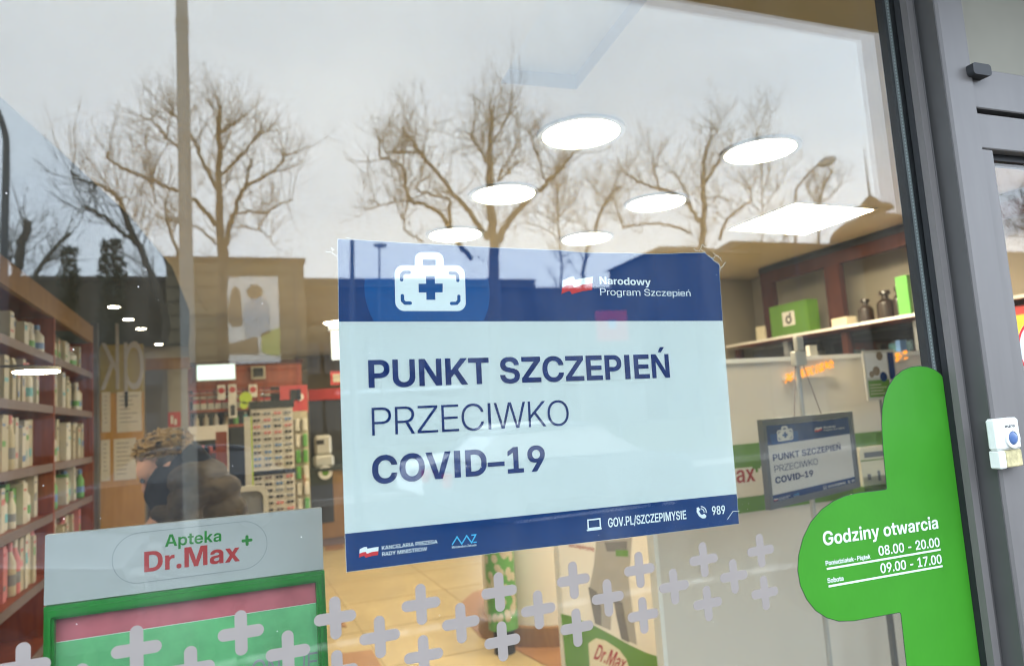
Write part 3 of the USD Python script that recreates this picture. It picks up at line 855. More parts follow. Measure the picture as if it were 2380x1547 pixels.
for k, z in enumerate(SH[:5]):
    lim = ([2.33] + SH)[k] - 0.05
    y = Y0 + 0.05
    while y < Y1 - 0.16:
        w_ = rr_.uniform(0.045, 0.105)
        if 4.30 - w_ - 0.01 < y < 4.335:
            y = 4.336
            continue
        h = min((lim - z) * rr_.uniform(0.72, 1.0), 0.3)
        d = rr_.uniform(0.08, 0.16)
        xf = XS - rr_.uniform(0.03, 0.1)
        m = rr_.choice(pal[k])
        if rr_.random() < 0.62:
            nm, lb = 'medicine_box', {'product_white': 'white', 'product_cream': 'cream', 'product_green': 'green', 'product_pink': 'pink'}[m] + f' medicine box standing on the {rn[k]} shelf of the red-brown shelving'
            t = thing(nm, lb, 'box', (xf - d / 2, y + w_ / 2, z), f'boxes on the {rn[k]} shelf')
            obj('carton', bx(xf - d, xf, y, y + w_, z + 0.001, z + h), m, t)
            mm = rr_.choice(['product_blue', 'product_teal', 'product_pink', 'ink_grey', 'product_green'])
            zz = z + h * rr_.uniform(0.15, 0.7)
            obj('printed_band', bx(xf + 0.0002, xf + 0.0012, y + w_ * 0.06, y + w_ * rr_.uniform(0.5, 0.94), zz, zz + h * rr_.uniform(0.06, 0.22)), mm, t)
            z9 = z + h * rr_.uniform(0.72, 0.9)
            obj('printed_band', bx(xf + 0.0002, xf + 0.0012, y + w_ * 0.1, y + w_ * rr_.uniform(0.6, 0.9), z9, z9 + h * 0.05), rr_.choice(['ink_grey', 'product_blue', 'product_red', 'ink_dark']), t)
        else:
            w_ = min(w_, 0.1)
            r_ = w_ / 2
            t = thing('medicine_bottle', f'pale plastic bottle standing on the {rn[k]} shelf of the red-brown shelving', 'bottle', (xf - r_, y + r_, z), f'bottles on the {rn[k]} shelf')
            obj('body', lathe([[0, 0], [r_ * 0.95, 0.001], [r_, h * 0.05], [r_, h * 0.6], [r_ * 0.45, h * 0.78], [r_ * 0.42, h * 0.82], [0, h * 0.82]], [xf - r_, y + r_, z + 0.001], 14), m, t, smooth=40)
            obj('cap', lathe([[0, 0], [r_ * 0.5, 0], [r_ * 0.48, h * 0.16], [0, h * 0.17]], [xf - r_, y + r_, z + h * 0.823], 12), rr_.choice(['product_white', 'product_blue', 'product_pink', 'product_white']), t)
            obj('printed_band', lathe([[r_ * 1.005, 0], [r_ * 1.02, 0.001], [r_ * 1.02, h * 0.2], [r_ * 1.005, h * 0.201]], [xf - r_, y + r_, z + h * 0.2], 14), rr_.choice(['product_teal', 'product_blue', 'product_green', 'ink_grey']), t)
        y += w_ + rr_.uniform(0.002, 0.014)
# puck lamp on the shelving
c = at(85, 862, 2.62)
t = thing('shelf_lamp', 'round glowing puck lamp on an arm in front of the left shelves', 'lamp', c)
obj('diffuser', disc([c[0], c[1], c[2] - 0.004], 0.083, 0.004, 28), 'lamp_glow', t)
obj('housing', disc([c[0], c[1], c[2] + 0.0065], 0.088, 0.016, 28), 'product_cream', t)
obj('arm', tube([[c[0], c[1], c[2] + 0.02], [c[0] - 0.1, c[1], c[2] + 0.024], [XS - 0.06, c[1], c[2] + 0.03]], 0.006, 6), 'grey_metal', t)

# noticeboard panel
NY = 5.80
q0, q1 = at(236, 805, NY), at(335, 1240, NY)
nb = thing('noticeboard', 'tall tan wooden panel with pinned papers at the end of the shelving', 'noticeboard', (q0[0] + 0.15, NY, 0))
xl, xr = XS + 0.035, at(334, 1000, NY)[0]
zt, zm = at(280, 800, NY)[2], at(280, 912, NY)[2]
obj('board', bx(xl, xr, NY, NY + 0.03, 0, zm), 'tan_wood', nb)
obj('top_board', bx(xl, xr, NY, NY + 0.03, zm + 0.001, zt), 'ochre_panel', nb)
p_, p2_ = at(234, 906, NY), at(334, 898, NY)
g = affinity.scale(fit_text('qk', 380, p2_[0] - p_[0], at(234, 752, NY)[2] - p_[2]), -1, 1, origin=(0, 0))
obj('lettering', poly3(g, [p_[0] - g.bounds[0], NY - 0.004, p_[2]], [1, 0, 0], [0, 0, 1], 0.0035), 'lettering_pale', nb)
for i, (x0, y0, x1, y1) in enumerate(((236, 911, 257, 1003), (271, 911, 330, 1001), (234, 1022, 256, 1116), (264, 1020, 317, 1112))):
    a, b = at(x0, y0, NY - 0.004), at(x1, y1, NY - 0.004)
    pt = thing('notice_sheet', ['narrow white notice sheet, upper left on the wooden panel', 'wide white notice sheet, upper right on the wooden panel', 'narrow white notice sheet, lower left on the wooden panel', 'wide white notice sheet, lower right on the wooden panel'][i], 'paper', [(a[0] + b[0]) / 2, NY - 0.004, b[2]])
    obj('sheet', bx(a[0], b[0], NY - 0.004, NY - 0.002, b[2], a[2]), 'paper_white', pt)
    rows_ = [bx(a[0] + 0.02, a[0] + 0.02 + (b[0] - a[0] - 0.04) * rr_.uniform(0.5, 1), NY - 0.0047, NY - 0.0042, a[2] - 0.04 - 0.035 * j, a[2] - 0.034 - 0.035 * j) for j in range(int((a[2] - b[2] - 0.05) / 0.035))]
    obj('printed_lines', cat_(rows_), 'ink_grey', pt)

# grey jamb and cream panel behind the person
JY = 6.0
a, b = at(338, 860, JY), at(435, 860, JY)
pl = thing('inner_door', 'beige inner door with grey jamb behind the bending person', 'door', ((a[0] + b[0]) / 2, JY, 0))
zt = at(390, 858, JY)[2]
obj('jamb', bx(a[0], a[0] + 0.17, JY, JY + 0.06, 0, zt), 'grey_metal', pl)
obj('leaf', bx(a[0] + 0.171, b[0], JY + 0.01, JY + 0.05, 0, zt), 'wall_cream', pl)
obj('head', bx(a[0], b[0] + 0.02, JY - 0.005, JY + 0.06, zt + 0.001, zt + 0.1), 'brown_wood', pl)
a, b = at(389, 958, JY - 0.006), at(420, 991, JY - 0.006)
sg = thing('fire_sign', 'small red safety sign on the beige inner door', 'sign', [(a[0] + b[0]) / 2, JY - 0.006, b[2]])
obj('plate', bx(a[0], b[0], JY + 0.002, JY + 0.008, b[2], a[2]), 'product_red', sg)
obj('pictogram', cat_([bx(a[0] + 0.025, a[0] + 0.045, JY + 0.0005, JY + 0.0015, b[2] + 0.03, a[2] - 0.03), bx(b[0] - 0.05, b[0] - 0.03, JY + 0.0005, JY + 0.0015, b[2] + 0.02, b[2] + 0.07)]), 'paper_white', sg)

# ================================================================ BACK SHELF UNIT
RY = 6.3


def rx(x, y, Y=RY):
    return at(x, y, Y)


u = thing('back_cabinet', 'red-brown wooden cabinet with dark shelves and lit sign at the back of the shop', 'cabinet', (rx(520, 1000)[0], RY + 0.2, 0))
xl, xr = rx(431, 900)[0], rx(702, 900)[0]
zt, zh = rx(500, 850)[2], rx(500, 905)[2]
z1, z2_, z3_ = rx(500, 950)[2], rx(500, 988)[2], rx(500, 1010)[2]
obj('header_board', bx(xl, xr, RY, RY + 0.05, zh, zt), 'red_wood', u)
obj('cornice', bx(xl - 0.02, xr + 0.02, RY - 0.02, RY + 0.4, zt + 0.001, zt + 0.035), 'dark_red_wood', u)
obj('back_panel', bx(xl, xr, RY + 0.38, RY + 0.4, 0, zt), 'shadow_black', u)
for z in (zh - 0.03, z1, z2_):
    obj('shelf_board', bx(xl + 0.03, xr - 0.03, RY + 0.01, RY + 0.379, z - 0.025, z), 'red_wood', u)
for x in (xl, (xl + xr) / 2 + 0.1, xr - 0.028):
    obj('upright', bx(x, x + 0.028, RY + 0.002, RY + 0.378, 0, zh - 0.001), 'red_wood', u)
a, b = rx(459, 851), rx(545, 880)
t = thing('lit_sign', 'glowing pale green-white light box on the back cabinet header', 'sign', [(a[0] + b[0]) / 2, RY - 0.03, b[2]])
obj('face', bx(a[0], b[0], RY - 0.064, RY - 0.058, b[2], a[2]), 'lightbox_glow', t)
obj('housing', bx(a[0] - 0.01, b[0] + 0.01, RY - 0.057, RY - 0.001, b[2] - 0.01, a[2] + 0.01), 'edge_white', t)
a, b = rx(583, 852), rx(617, 880)
t = thing('wall_speaker', 'small dark grilled box with pale frame beside the lit sign', 'loudspeaker', [(a[0] + b[0]) / 2, RY - 0.03, b[2]])
obj('grille', bx(a[0] + 0.02, b[0] - 0.02, RY - 0.052, RY - 0.041, b[2] + 0.02, a[2] - 0.015), 'screen_dark', t)
obj('case', bx(a[0], b[0], RY - 0.04, RY - 0.001, b[2], a[2]), 'product_cream', t)
# two rows of red topped boxes, then dark bottles
for row, (py, hh, cols, nm) in enumerate(((929, 0.085, 11, 'upper'), (947, 0.085, 11, 'lower'))):
    zb = z1 + (0.001 if row else 0.1)
    for i in range(cols):
        x = xl + 0.06 + i * 0.062
        t = thing('small_box', f'small white box with red top in the {nm} row of the back cabinet', 'box', (x, RY + 0.1, zb), f'red topped boxes in the {nm} row')
        obj('carton', bx(x, x + 0.052, RY + 0.03, RY + 0.12, zb, zb + 0.055), 'product_white', t)
        obj('lid', bx(x, x + 0.052, RY + 0.03, RY + 0.12, zb + 0.0555, zb + 0.085), 'product_red', t)
obj('box_riser', bx(xl + 0.03, xr - 0.4, RY + 0.02, RY + 0.3, z1 + 0.088, z1 + 0.099), 'red_wood', u)
for i in range(8):
    x = xl + 0.08 + i * 0.085
    t = thing('small_bottle', 'small pale capped bottle in the dark shelf of the back cabinet', 'bottle', (x, RY + 0.08, z2_), 'bottles in the dark cabinet shelf')
    obj('body', lathe([[0, 0], [0.024, 0.001], [0.024, 0.07], [0.01, 0.09], [0, 0.09]], [x, RY + 0.08, z2_], 10), ['product_cream', 'product_cream', 'product_white', 'product_cream', 'product_green', 'product_teal', 'product_yellow', 'product_blue'][i], t)
    obj('cap', disc([x, RY + 0.08, z2_ + 0.1], 0.013, 0.018, 10), 'product_white', t)
# hanging promotional cards
for (x0, x1, y0, y1), nm in zip(((505, 524, 895, 928), (530, 551, 893, 970), (578, 598, 893, 922)), ('left white promotional card with a red dot on the back cabinet', 'long middle promotional card with red dot and dark figure on the back cabinet', 'right white promotional card with a red dot on the back cabinet')):
    a, b = rx(x0, y0, RY - 0.03), rx(x1, y1, RY - 0.03)
    t = thing('promo_card', nm, 'card', [(a[0] + b[0]) / 2, RY - 0.03, b[2]])
    obj('card', bx(a[0], b[0], RY - 0.03, RY - 0.026, b[2], a[2]), 'paper_white', t)
    cx_ = (a[0] + b[0]) / 2
    obj('red_dot', xz(Point(cx_, a[2] - 0.05).buffer(0.028), RY - 0.0304, 0.0003), 'product_red', t)
    if y1 > 950:
        obj('figure', xz(union_all([Point(cx_, b[2] + 0.1).buffer(0.022), sbox(cx_ - 0.02, b[2] + 0.02, cx_ + 0.02, b[2] + 0.085)]), RY - 0.0304, 0.0003), 'ink_dark', t)
for (x, y, r_, m, lb) in ((571, 924, 0.055, 'product_lime', 'round lime green hanging tag between the promotional cards'), (567, 941, 0.035, 'product_lime', 'small lime green tag under the round one')):
    p = rx(x, y, RY - 0.06)
    solo('hanging_tag', xz(Point(p[0], p[2]).buffer(r_), RY - 0.06, 0.003), m, lb, 'tag')
# red panel with dark screen
a, b = rx(650, 897, 6.1), rx(716, 958, 6.1)
t = thing('screen_stand', 'red display panel with a dark screen left of the poster', 'display panel', [(a[0] + b[0]) / 2, 6.1, b[2]])
obj('panel', bx(a[0], b[0], 6.1, 6.13, b[2], a[2]), 'product_red', t)
a2, b2 = rx(675, 905, 6.09), rx(700, 928, 6.09)
obj('screen', bx(a2[0], b2[0], 6.085, 6.099, b2[2], a2[2]), 'screen_dark', t)
obj('badge', xz(Point(b[0] - 0.07, (a[2] + b[2]) / 2 + .02).buffer(0.035), 6.0995, 0.0004), 'paper_white', t)
# white framed fridge / stand under the cabinet
FY = 6.0
a, b = rx(440, 992, FY), rx(535, 1200, FY)
fr_t = thing('white_display_fridge', 'white framed glass display with small goods behind the person', 'display case', [(a[0] + b[0]) / 2, FY, 0])
zt = a[2]
obj('frame', cat_([bx(a[0], b[0], FY - 0.2, FY, zt - 0.12, zt), bx(a[0], a[0] + 0.05, FY - 0.2, FY, 0, zt - 0.1205), bx(b[0] - 0.05, b[0], FY - 0.2, FY, 0, zt - 0.1205)]), 'partition_white', fr_t)
obj('back', bx(a[0] + 0.051, b[0] - 0.051, FY - 0.03, FY - 0.01, 0, zt - 0.121), 'screen_dark', fr_t)
for k in range(5):
    zz = zt - 0.3 - 0.22 * k
    obj('shelf', bx(a[0] + 0.051, b[0] - 0.051, FY - 0.19, FY - 0.031, zz - 0.012, zz), 'grey_metal', fr_t)
    for i in range(9):
        x = a[0] + 0.06 + i * (b[0] - a[0] - 0.12) / 9
        h = rr_.uniform(0.06, 0.14)
        m = rr_.choice(['product_white', 'product_pink', 'product_blue', 'product_cream', 'product_red', 'product_dark'])
        solo('small_pack', bx(x, x + 0.04, FY - 0.16, FY - 0.1, zz + 0.001, zz + h), m, 'small package standing in the white framed display case', 'package', 'packages in the white display case')

# pharmacy goods tower and glasses carousel
KY = 4.2
a, b = at(583, 948, KY), at(680, 950, KY)
zt, zb_ = at(630, 948, KY)[2], 0.25
ca = thing('glasses_carousel', 'tall white revolving stand with rows of reading glasses', 'display stand', [(a[0] + b[0]) / 2, KY + 0.15, 0])
w_ = b[0] - a[0]
obj('core', bx(a[0], b[0], KY, KY + w_, zb_, zt), 'stand_grey', ca)
obj('cap', bx(a[0] - 0.01, b[0] + 0.01, KY - 0.01, KY + w_ + 0.01, zt + 0.001, zt + 0.05), 'screen_dark', ca)
obj('foot', disc([(a[0] + b[0]) / 2, KY + w_ / 2, 0.02], 0.22, 0.04, 24), 'grey_metal', ca)
obj('stem', disc([(a[0] + b[0]) / 2, KY + w_ / 2, 0.145], 0.03, 0.21, 12), 'grey_metal', ca)
nrow = 19
zmid = at(630, 1095, KY)[2]
obj('dark_band', bx(a[0] - 0.006, b[0] + 0.006, KY - 0.006, KY + w_, zmid - 0.02, zmid + 0.01), 'screen_dark', ca)
for r_ in range(nrow):
    zz = zt - 0.035 - r_ * 0.042
    if abs(zz - zmid) < 0.03:
        continue
    for ccol in range(4):
        x = a[0] + (ccol + 0.5) * w_ / 4
        g = union_all([Point(x - 0.012, zz).buffer(0.0095, quad_segs=4), Point(x + 0.012, zz).buffer(0.0095, quad_segs=4), sbox(x - 0.025, zz + 0.003, x + 0.025, zz + 0.007)])
        solo('reading_glasses', xz(g, KY - 0.012, 0.008), rr_.choice(['ink_dark', 'ink_grey', 'product_pink', 'product_blue', 'ink_dark', 'rail_grey', 'product_dark']), 'pair of reading glasses clipped to the white revolving stand', 'glasses', 'reading glasses on the revolving stand')
# goods tower right of it
a, b = at(682, 955, 4.6), at(718, 1010, 4.6)
tw = thing('goods_rack', 'white rack hung with green and white blister packs beside the glasses stand', 'display stand', [(a[0] + b[0]) / 2, 4.7, 0])
zt = a[2]
obj('panel', bx(a[0], b[0], 4.66, 4.7, 0.1, zt), 'product_cream', tw)
obj('foot', bx(a[0] - 0.05, b[0] + 0.05, 4.5, 4.9, 0.0, 0.099), 'grey_metal', tw)
for r_ in range(8):
    for ccol in range(2):
        zz = zt - 0.1 - 0.115 * r_
        x = a[0] + 0.01 + ccol * (b[0] - a[0]) / 2
        m = ['product_green', 'product_white', 'product_white', 'product_teal', 'product_cream'][(r_ * 3 + ccol * 2) % 5] if r_ > 5 else ['product_white', 'product_green'][(r_ // 2 + ccol * (r_ % 2)) % 2]
        solo('blister_pack', rbx(x, x + (b[0] - a[0]) / 2 - 0.02, 4.62, 4.655, zz - 0.045, zz + 0.045, 0.004), m, f'{ {"product_green": "green", "product_white": "white", "product_teal": "teal", "product_cream": "cream"}[m]} blister pack hanging on the goods rack', 'package', 'packs on the goods rack')
# white column with green edge and mirror stand
a, b = at(568, 1000, 3.7), at(583, 1000, 3.7)
zt = at(575, 968, 3.7)[2]
cl = thing('white_column', 'slim white column with lime green edge beside the round mirror', 'column', [(a[0] + b[0]) / 2, 3.72, 0])
obj('shaft', bx(a[0], b[0], 3.7, 3.78, 0, zt), 'product_white', cl)
obj('green_edge', bx(b[0] + 0.0005, b[0] + 0.008, 3.7, 3.78, 0, zt), 'product_lime', cl)
a, b = at(583, 1128, 3.65), at(625, 1200, 3.65)
zt = a[2]
mr = thing('counter_mirror', 'grey mirror with thick rounded white frame in front of the glasses stand', 'mirror', [(a[0] + b[0]) / 2, 3.65, 0.0])
o = sbox(a[0] - 0.12, 0.55, b[0], zt).buffer(-0.055).buffer(0.055)
i_ = sbox(a[0] - 0.095, 0.57, b[0] - 0.028, zt - 0.03).buffer(-0.045).buffer(0.045)
obj('frame', xz(o.difference(i_), 3.63, 0.03), 'product_white', mr)
obj('glass', xz(i_.buffer(-0.001), 3.642, 0.01), 'mirror_grey', mr)
obj('stand', cat_([bx((a[0] + b[0]) / 2 - 0.05, (a[0] + b[0]) / 2 - 0.01, 3.64, 3.66, 0, 0.549)]), 'grey_metal', mr)
# orange box held by a shelf, cash desk with scales, white figure
p = at(515, 1040, 5.0)
solo('orange_carton', bx(p[0] - 0.04, p[0] + 0.04, 5.0, 5.06, p[2] - 0.2, p[2] + 0.12), 'red_wood', 'narrow upright orange-brown carton right of the person', 'box')
CY = 9.0
a, b = at(714, 1090, CY), at(850, 1110, CY)
ds = thing('service_counter', 'dark topped service counter with brown front beside the left edge of the poster', 'counter', ((a[0] + b[0]) / 2, CY, 0))
zc = a[2]
obj('top', bx(a[0], b[0], CY - 0.05, CY + 0.5, zc - 0.04, zc), 'screen_dark', ds)
obj('front', bx(a[0] + 0.02, b[0] - 0.02, CY, CY + 0.45, 0.101, zc - 0.0405), 'brown_wood', ds)
obj('plinth', bx(a[0] + 0.02, b[0] - 0.02, CY + 0.03, CY + 0.45, 0.0, 0.1), 'rail_grey', ds)
obj('dark_panel', bx(a[0] + 0.03, a[0] + 0.32, CY - 0.012, CY - 0.0005, 0.3, zc - 0.045), 'screen_dark', ds)
p = at(756, 1088, CY - .03)
t = thing('round_badge', 'round white badge with green centre on the counter front', 'badge', p)
obj('disc', xz(Point(p[0], p[2] - .05).buffer(0.09), CY - 0.03, 0.012), 'paper_white', t)
obj('centre', xz(Point(p[0], p[2] - .05).buffer(0.045), CY - 0.0305, 0.0004), 'brand_green', t)
p = at(752, 1025, CY + .1)
t = thing('kitchen_scale', 'white rounded scale with dark display on the counter', 'scale', [p[0], CY + .2, zc + .001])
obj('body', rbx(p[0] - 0.13, p[0] + 0.13, CY + .1, CY + .3, zc + .001, zc + .16, 0.03), 'product_white', t)
obj('head', rbx(p[0] - 0.11, p[0] + 0.11, CY + .15, CY + .22, zc + .161, p[2] + 0.08, 0.03), 'product_white', t)
obj('display', bx(p[0] - 0.09, p[0] + 0.01, CY + .144, CY + .1485, p[2] - 0.04, p[2] + 0.02), 'screen_dark', t)
# red header band and light box left of the poster
a, b = at(716, 905, 10.0), at(820, 925, 10.0)
solo('red_header', bx(a[0], a[0] + 2.0, 10.0, 10.06, b[2], a[2]), 'product_red', 'long red header band above the counter left of the poster', 'sign')
a, b = at(716, 925, 10.2), at(820, 1010, 10.2)
solo('dark_cabinet', bx(a[0], a[0] + 2.0, 10.1, 10.5, 0, a[2]), 'screen_dark', 'dark cabinet under the red header band', 'cabinet')
a, b = at(769, 770, 7.0), at(792, 835, 7.0)
t = thing('light_box', 'hanging white light box with dark top at the left edge of the poster', 'sign', [(a[0] + b[0]) / 2, 7.0, b[2]])
obj('face', bx(a[0], a[0] + 0.5, 6.99, 7.0, b[2], a[2]), 'lightbox_warm', t)
obj('cap', bx(a[0] - 0.03, a[0] + 0.53, 6.97, 7.06, a[2] + 0.001, a[2] + 0.09), 'screen_dark', t)
obj('hanger', bx(a[0] + 0.2, a[0] + 0.22, 7.0, 7.02, a[2] + 0.0905, CEIL - 0.001), 'grey_metal', t)
a, b = at(768, 863, 7.2), at(800, 893, 7.2)
t = thing('small_red_sign', 'small white sign with red border left of the poster', 'sign', [(a[0] + b[0]) / 2, 7.2, b[2]])
obj('plate', bx(a[0], b[0], 7.2, 7.21, b[2], a[2]), 'product_red', t)
obj('field', bx(a[0] + 0.025, b[0] - 0.025, 7.196, 7.1995, b[2] + 0.03, a[2] - 0.03), 'product_cream', t)
# a lowered grey bulkhead behind
a, b = at(705, 840, 10.6), at(790, 905, 10.6)
struct('bulkhead', bx(a[0] - 0.1, a[0] + 3.0, 10.6, 10.9, b[2], CEIL - 0.002), 'bulkhead_paint')

# ================================================================ THE PERSON
HY = 2.85


def J(x, y, dy=0.0):
    return at(x, y, HY + dy)


per = thing('person', 'person in leopard fur hat, black scarf and olive jacket bending towards the shelves', 'person', (J(480, 1330)[0], HY, 0))
hip = J(505, 1335)
foot_z = 0.05
jt = {
    'hipL': (hip + [0, -0.09, 0], 0.135), 'hipR': (hip + [0, 0.09, 0], 0.135), 'waist': (J(492, 1250), 0.165), 'chest': (J(462, 1160), 0.175), 'shL': (J(450, 1128, -0.17), 0.075), 'shR': (J(450, 1128, 0.17), 0.075),
    'neck': (J(425, 1102), 0.075), 'base': (J(408, 1090), 0.07),
    'kneeL': (np.array([hip[0] - 0.04, HY - 0.1, 0.48]), 0.085), 'kneeR': (np.array([hip[0] + 0.02, HY + 0.1, 0.48]), 0.085),
    'ankL': (np.array([hip[0] + 0.02, HY - 0.1, 0.09]), 0.055), 'ankR': (np.array([hip[0] + 0.06, HY + 0.1, 0.09]), 0.055),
    'toeL': (np.array([hip[0] - 0.14, HY - 0.11, 0.045]), 0.04), 'toeR': (np.array([hip[0] - 0.1, HY + 0.11, 0.045]), 0.04),
    'elL': (J(425, 1215, -0.2), 0.058), 'elR': (J(425, 1215, 0.2), 0.058), 'wrL': (J(378, 1200, -0.14), 0.036), 'wrR': (J(372, 1196, 0.12), 0.036),
}
bones = [('hipL', 'hipR'), ('hipL', 'waist'), ('hipR', 'waist'), ('waist', 'chest'), ('chest', 'shL'), ('chest', 'shR'), ('shL', 'shR'), ('chest', 'neck'), ('shL', 'neck'), ('shR', 'neck'), ('neck', 'base'), ('hipL', 'kneeL'), ('kneeL', 'ankL'), ('ankL', 'toeL'), ('hipR', 'kneeR'), ('kneeR', 'ankR'), ('ankR', 'toeR'), ('shL', 'elL'), ('elL', 'wrL'), ('shR', 'elR'), ('elR', 'wrR')]
bm = blob(jt, bones, 0.018)
ax_ = jt['chest'][0] - hip; axl = np.linalg.norm(ax_); ax_ = ax_ / axl
sv = (bm.vertices - hip) @ ax_
up_ = np.clip((bm.vertices[:, 2] - (hip[2] - 0.12)) / 0.08, 0, 1)
bm.vertices = bm.vertices + bm.vertex_normals * (up_ * (0.024 * np.abs(np.sin(sv * math.pi / 0.11)) + 0.02 * (meshkit.fbm(bm.vertices * 9, 3, 2) - 0.5)))[:, None]
body = obj('body', bm, 'jacket_olive', per, smooth=True)
hd = J(377, 1068)
fwd = np.array([-0.80, -0.1, -0.59]); fwd /= np.linalg.norm(fwd)
upv = np.array([-0.55, 0, 0.83]); upv -= fwd * (upv @ fwd); upv /= np.linalg.norm(upv)
sdv = np.cross(fwd, upv)


def hp(f, u, s=0.0):
    return hd + fwd * f + upv * u + sdv * s


hj = {'skull': (hp(-0.01, 0.01), 0.098), 'brow': (hp(0.05, -0.01), 0.075), 'jaw': (hp(0.055, -0.095), 0.045), 'chin': (hp(0.075, -0.115), 0.026), 'nose0': (hp(0.115, -0.03), 0.010), 'nose1': (hp(0.135, -0.062), 0.015), 'nk': (J(408, 1092), 0.06),
      'earL': (hp(0.0, -0.04, -0.092), 0.018), 'earR': (hp(0.0, -0.04, 0.092), 0.018), 'lip0': (hp(0.105, -0.088, -0.02), 0.010), 'lip1': (hp(0.105, -0.088, 0.02), 0.010)}
head = obj('head', blob(hj, [('skull', 'brow'), ('brow', 'jaw'), ('skull', 'jaw'), ('jaw', 'chin'), ('nose0', 'nose1'), ('brow', 'nose0'), ('skull', 'nk'), ('skull', 'earL'), ('skull', 'earR'), ('lip0', 'lip1'), ('jaw', 'lip0'), ('jaw', 'lip1')], 0.012, 6), 'skin', per, smooth=True)
for s in (-1, 1):
    e = trimesh.creation.icosphere(2, 0.012); e.apply_translation(hp(0.118, -0.022, 0.032 * s)); obj('eye', e, 'ink_dark', head, smooth=True)
hat = trimesh.creation.icosphere(4, 1.0)
v = hat.vertices.copy()
n_ = (meshkit.fbm(v * 7 + 5, 3, 3) - 0.5) * 0.5
hf_, hu_ = np.array([-0.97, 0, -0.24]), np.array([-0.24, 0, 0.97])
hat.vertices = hd + hu_ * 0.058 - hf_ * 0.02 + (v * (1 + n_[:, None]) * [0.128, 0.125, 0.078]) @ np.array([hf_, sdv, hu_])
fh = obj('fur_hat', hat, 'leopard_fur', per, smooth=True)
gf = np.random.default_rng(8)
hv_, hnm = np.asarray(hat.vertices), np.asarray(hat.vertex_normals)
ix = gf.integers(0, len(hv_), 5200)
dr_ = hnm[ix] + gf.normal(0, 0.55, (len(ix), 3)); dr_ /= np.linalg.norm(dr_, axis=1, keepdims=True)
d2_ = dr_ + gf.normal(0, 0.6, (len(ix), 3)); d2_ /= np.linalg.norm(d2_, axis=1, keepdims=True)
ln_ = gf.uniform(0.012, 0.03, (len(ix), 1))
PF_ = np.stack([hv_[ix], hv_[ix] + dr_ * ln_ * .5, hv_[ix] + dr_ * ln_ * .5 + d2_ * ln_ * .5], 1)
obj('fur', strands(PF_, np.tile([0.0016, 0.0013, 0.0005], (len(ix), 1)), 3), 'leopard_fur', fh)
hr_ = {'a': (hp(-0.06, -0.03, 0.0), 0.085), 'b': (hp(-0.005, -0.01, 0.06), 0.05), 'c': (hp(-0.005, -0.01, -0.06), 0.05)}
obj('hair', blob(hr_, [('a', 'b'), ('a', 'c')], 0.02, 4), 'hair_dark', per, smooth=True)
sc = {'n1': (J(432, 1062), 0.085), 'n2': (J(400, 1105, -0.03), 0.095), 'n3': (J(368, 1148, -0.06), 0.06), 'n4': (J(392, 1178, -0.1), 0.07), 'n5': (J(450, 1085, 0.02), 0.09)}
obj('scarf', blob(sc, [('n1', 'n2'), ('n2', 'n3'), ('n2', 'n4'), ('n1', 'n5'), ('n3', 'n4')], 0.02, 4), 'scarf_black', per, smooth=True)
for key, sgn_ in (('wrL', -1), ('wrR', 1)):
    w0 = jt[key][0]
    dirn = np.array([-0.75, 0.0, -0.66]); up2 = np.array([-0.66, 0, 0.75]); sd2 = np.array([0, 1.0, 0])
    hj2 = {'w': (w0 + dirn * 0.02, 0.027), 'p0': (w0 + dirn * 0.08 - sd2 * 0.028, 0.013), 'p1': (w0 + dirn * 0.085 + sd2 * 0.028, 0.013), 't0': (w0 + dirn * 0.045 + sd2 * 0.03 * -sgn_, 0.012), 't1': (w0 + dirn * 0.075 + sd2 * 0.055 * -sgn_, 0.010), 't2': (w0 + dirn * 0.1 + sd2 * 0.058 * -sgn_ - up2 * 0.01, 0.008)}
    bn = [('w', 'p0'), ('w', 'p1'), ('p0', 'p1'), ('w', 't0'), ('t0', 't1'), ('t1', 't2')]
    for k in range(4):
        o_ = sd2 * (-0.03 + 0.02 * k)
        L_ = [0.03, 0.036, 0.034, 0.026][k]
        hj2[f'f{k}a'] = (w0 + dirn * 0.085 + o_, 0.0095); hj2[f'f{k}b'] = (w0 + dirn * (0.085 + L_) + o_ * 1.1 - up2 * 0.006, 0.0088); hj2[f'f{k}c'] = (w0 + dirn * (0.085 + 1.7 * L_) + o_ * 1.15 - up2 * 0.024, 0.0075)
        bn += [(f'f{k}a', f'f{k}b'), (f'f{k}b', f'f{k}c')]
    obj('hand', blob(hj2, bn, 0.005, 4), 'skin', per, smooth=True)

# ================================================================ RIGHT WALL SHELF
XW = 4.2
rs = thing('right_shelf', 'dark red wooden frame and long shelf on the right wall', 'shelf', (XW, 3.0, 2.0))
zb1, zs = at_x(1765, 632, XW)[2] - 0.02, at_x(1900, 770, XW)[2]
ya, yb = 0.6, at_x(1765, 640, XW)[1]
obj('beam', bx(XW, XW + 0.06, ya, yb, zb1 - 0.09, zb1), 'dark_red_wood', rs)
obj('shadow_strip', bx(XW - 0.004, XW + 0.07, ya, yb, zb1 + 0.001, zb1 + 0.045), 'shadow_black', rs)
for x0, x1 in ((1772, 1797), (1922, 1957)):
    y0, y1 = at_x(x0, 700, XW)[1], at_x(x1, 700, XW)[1]
    obj('post', bx(XW + 0.001, XW + 0.05, y1, y0, zs + 0.001, zb1 - 0.091), 'dark_red_wood', rs)
yl = at_x(1708, 800, XW)[1]
obj('shelf_board', bx(XW - 0.09, XW + 0.3, ya, min(yl, 4.4), zs - 0.02, zs), 'red_wood', rs)
obj('shelf_edge', bx(XW - 0.1, XW - 0.0905, ya, min(yl, 4.4), zs - 0.018, zs + 0.001), 'partition_white', rs)
obj('back_board', bx(XW + 0.31, XW + 0.33, ya, 4.4, zs + 0.001, CEIL - 0.01), 'wall_cream', rs)
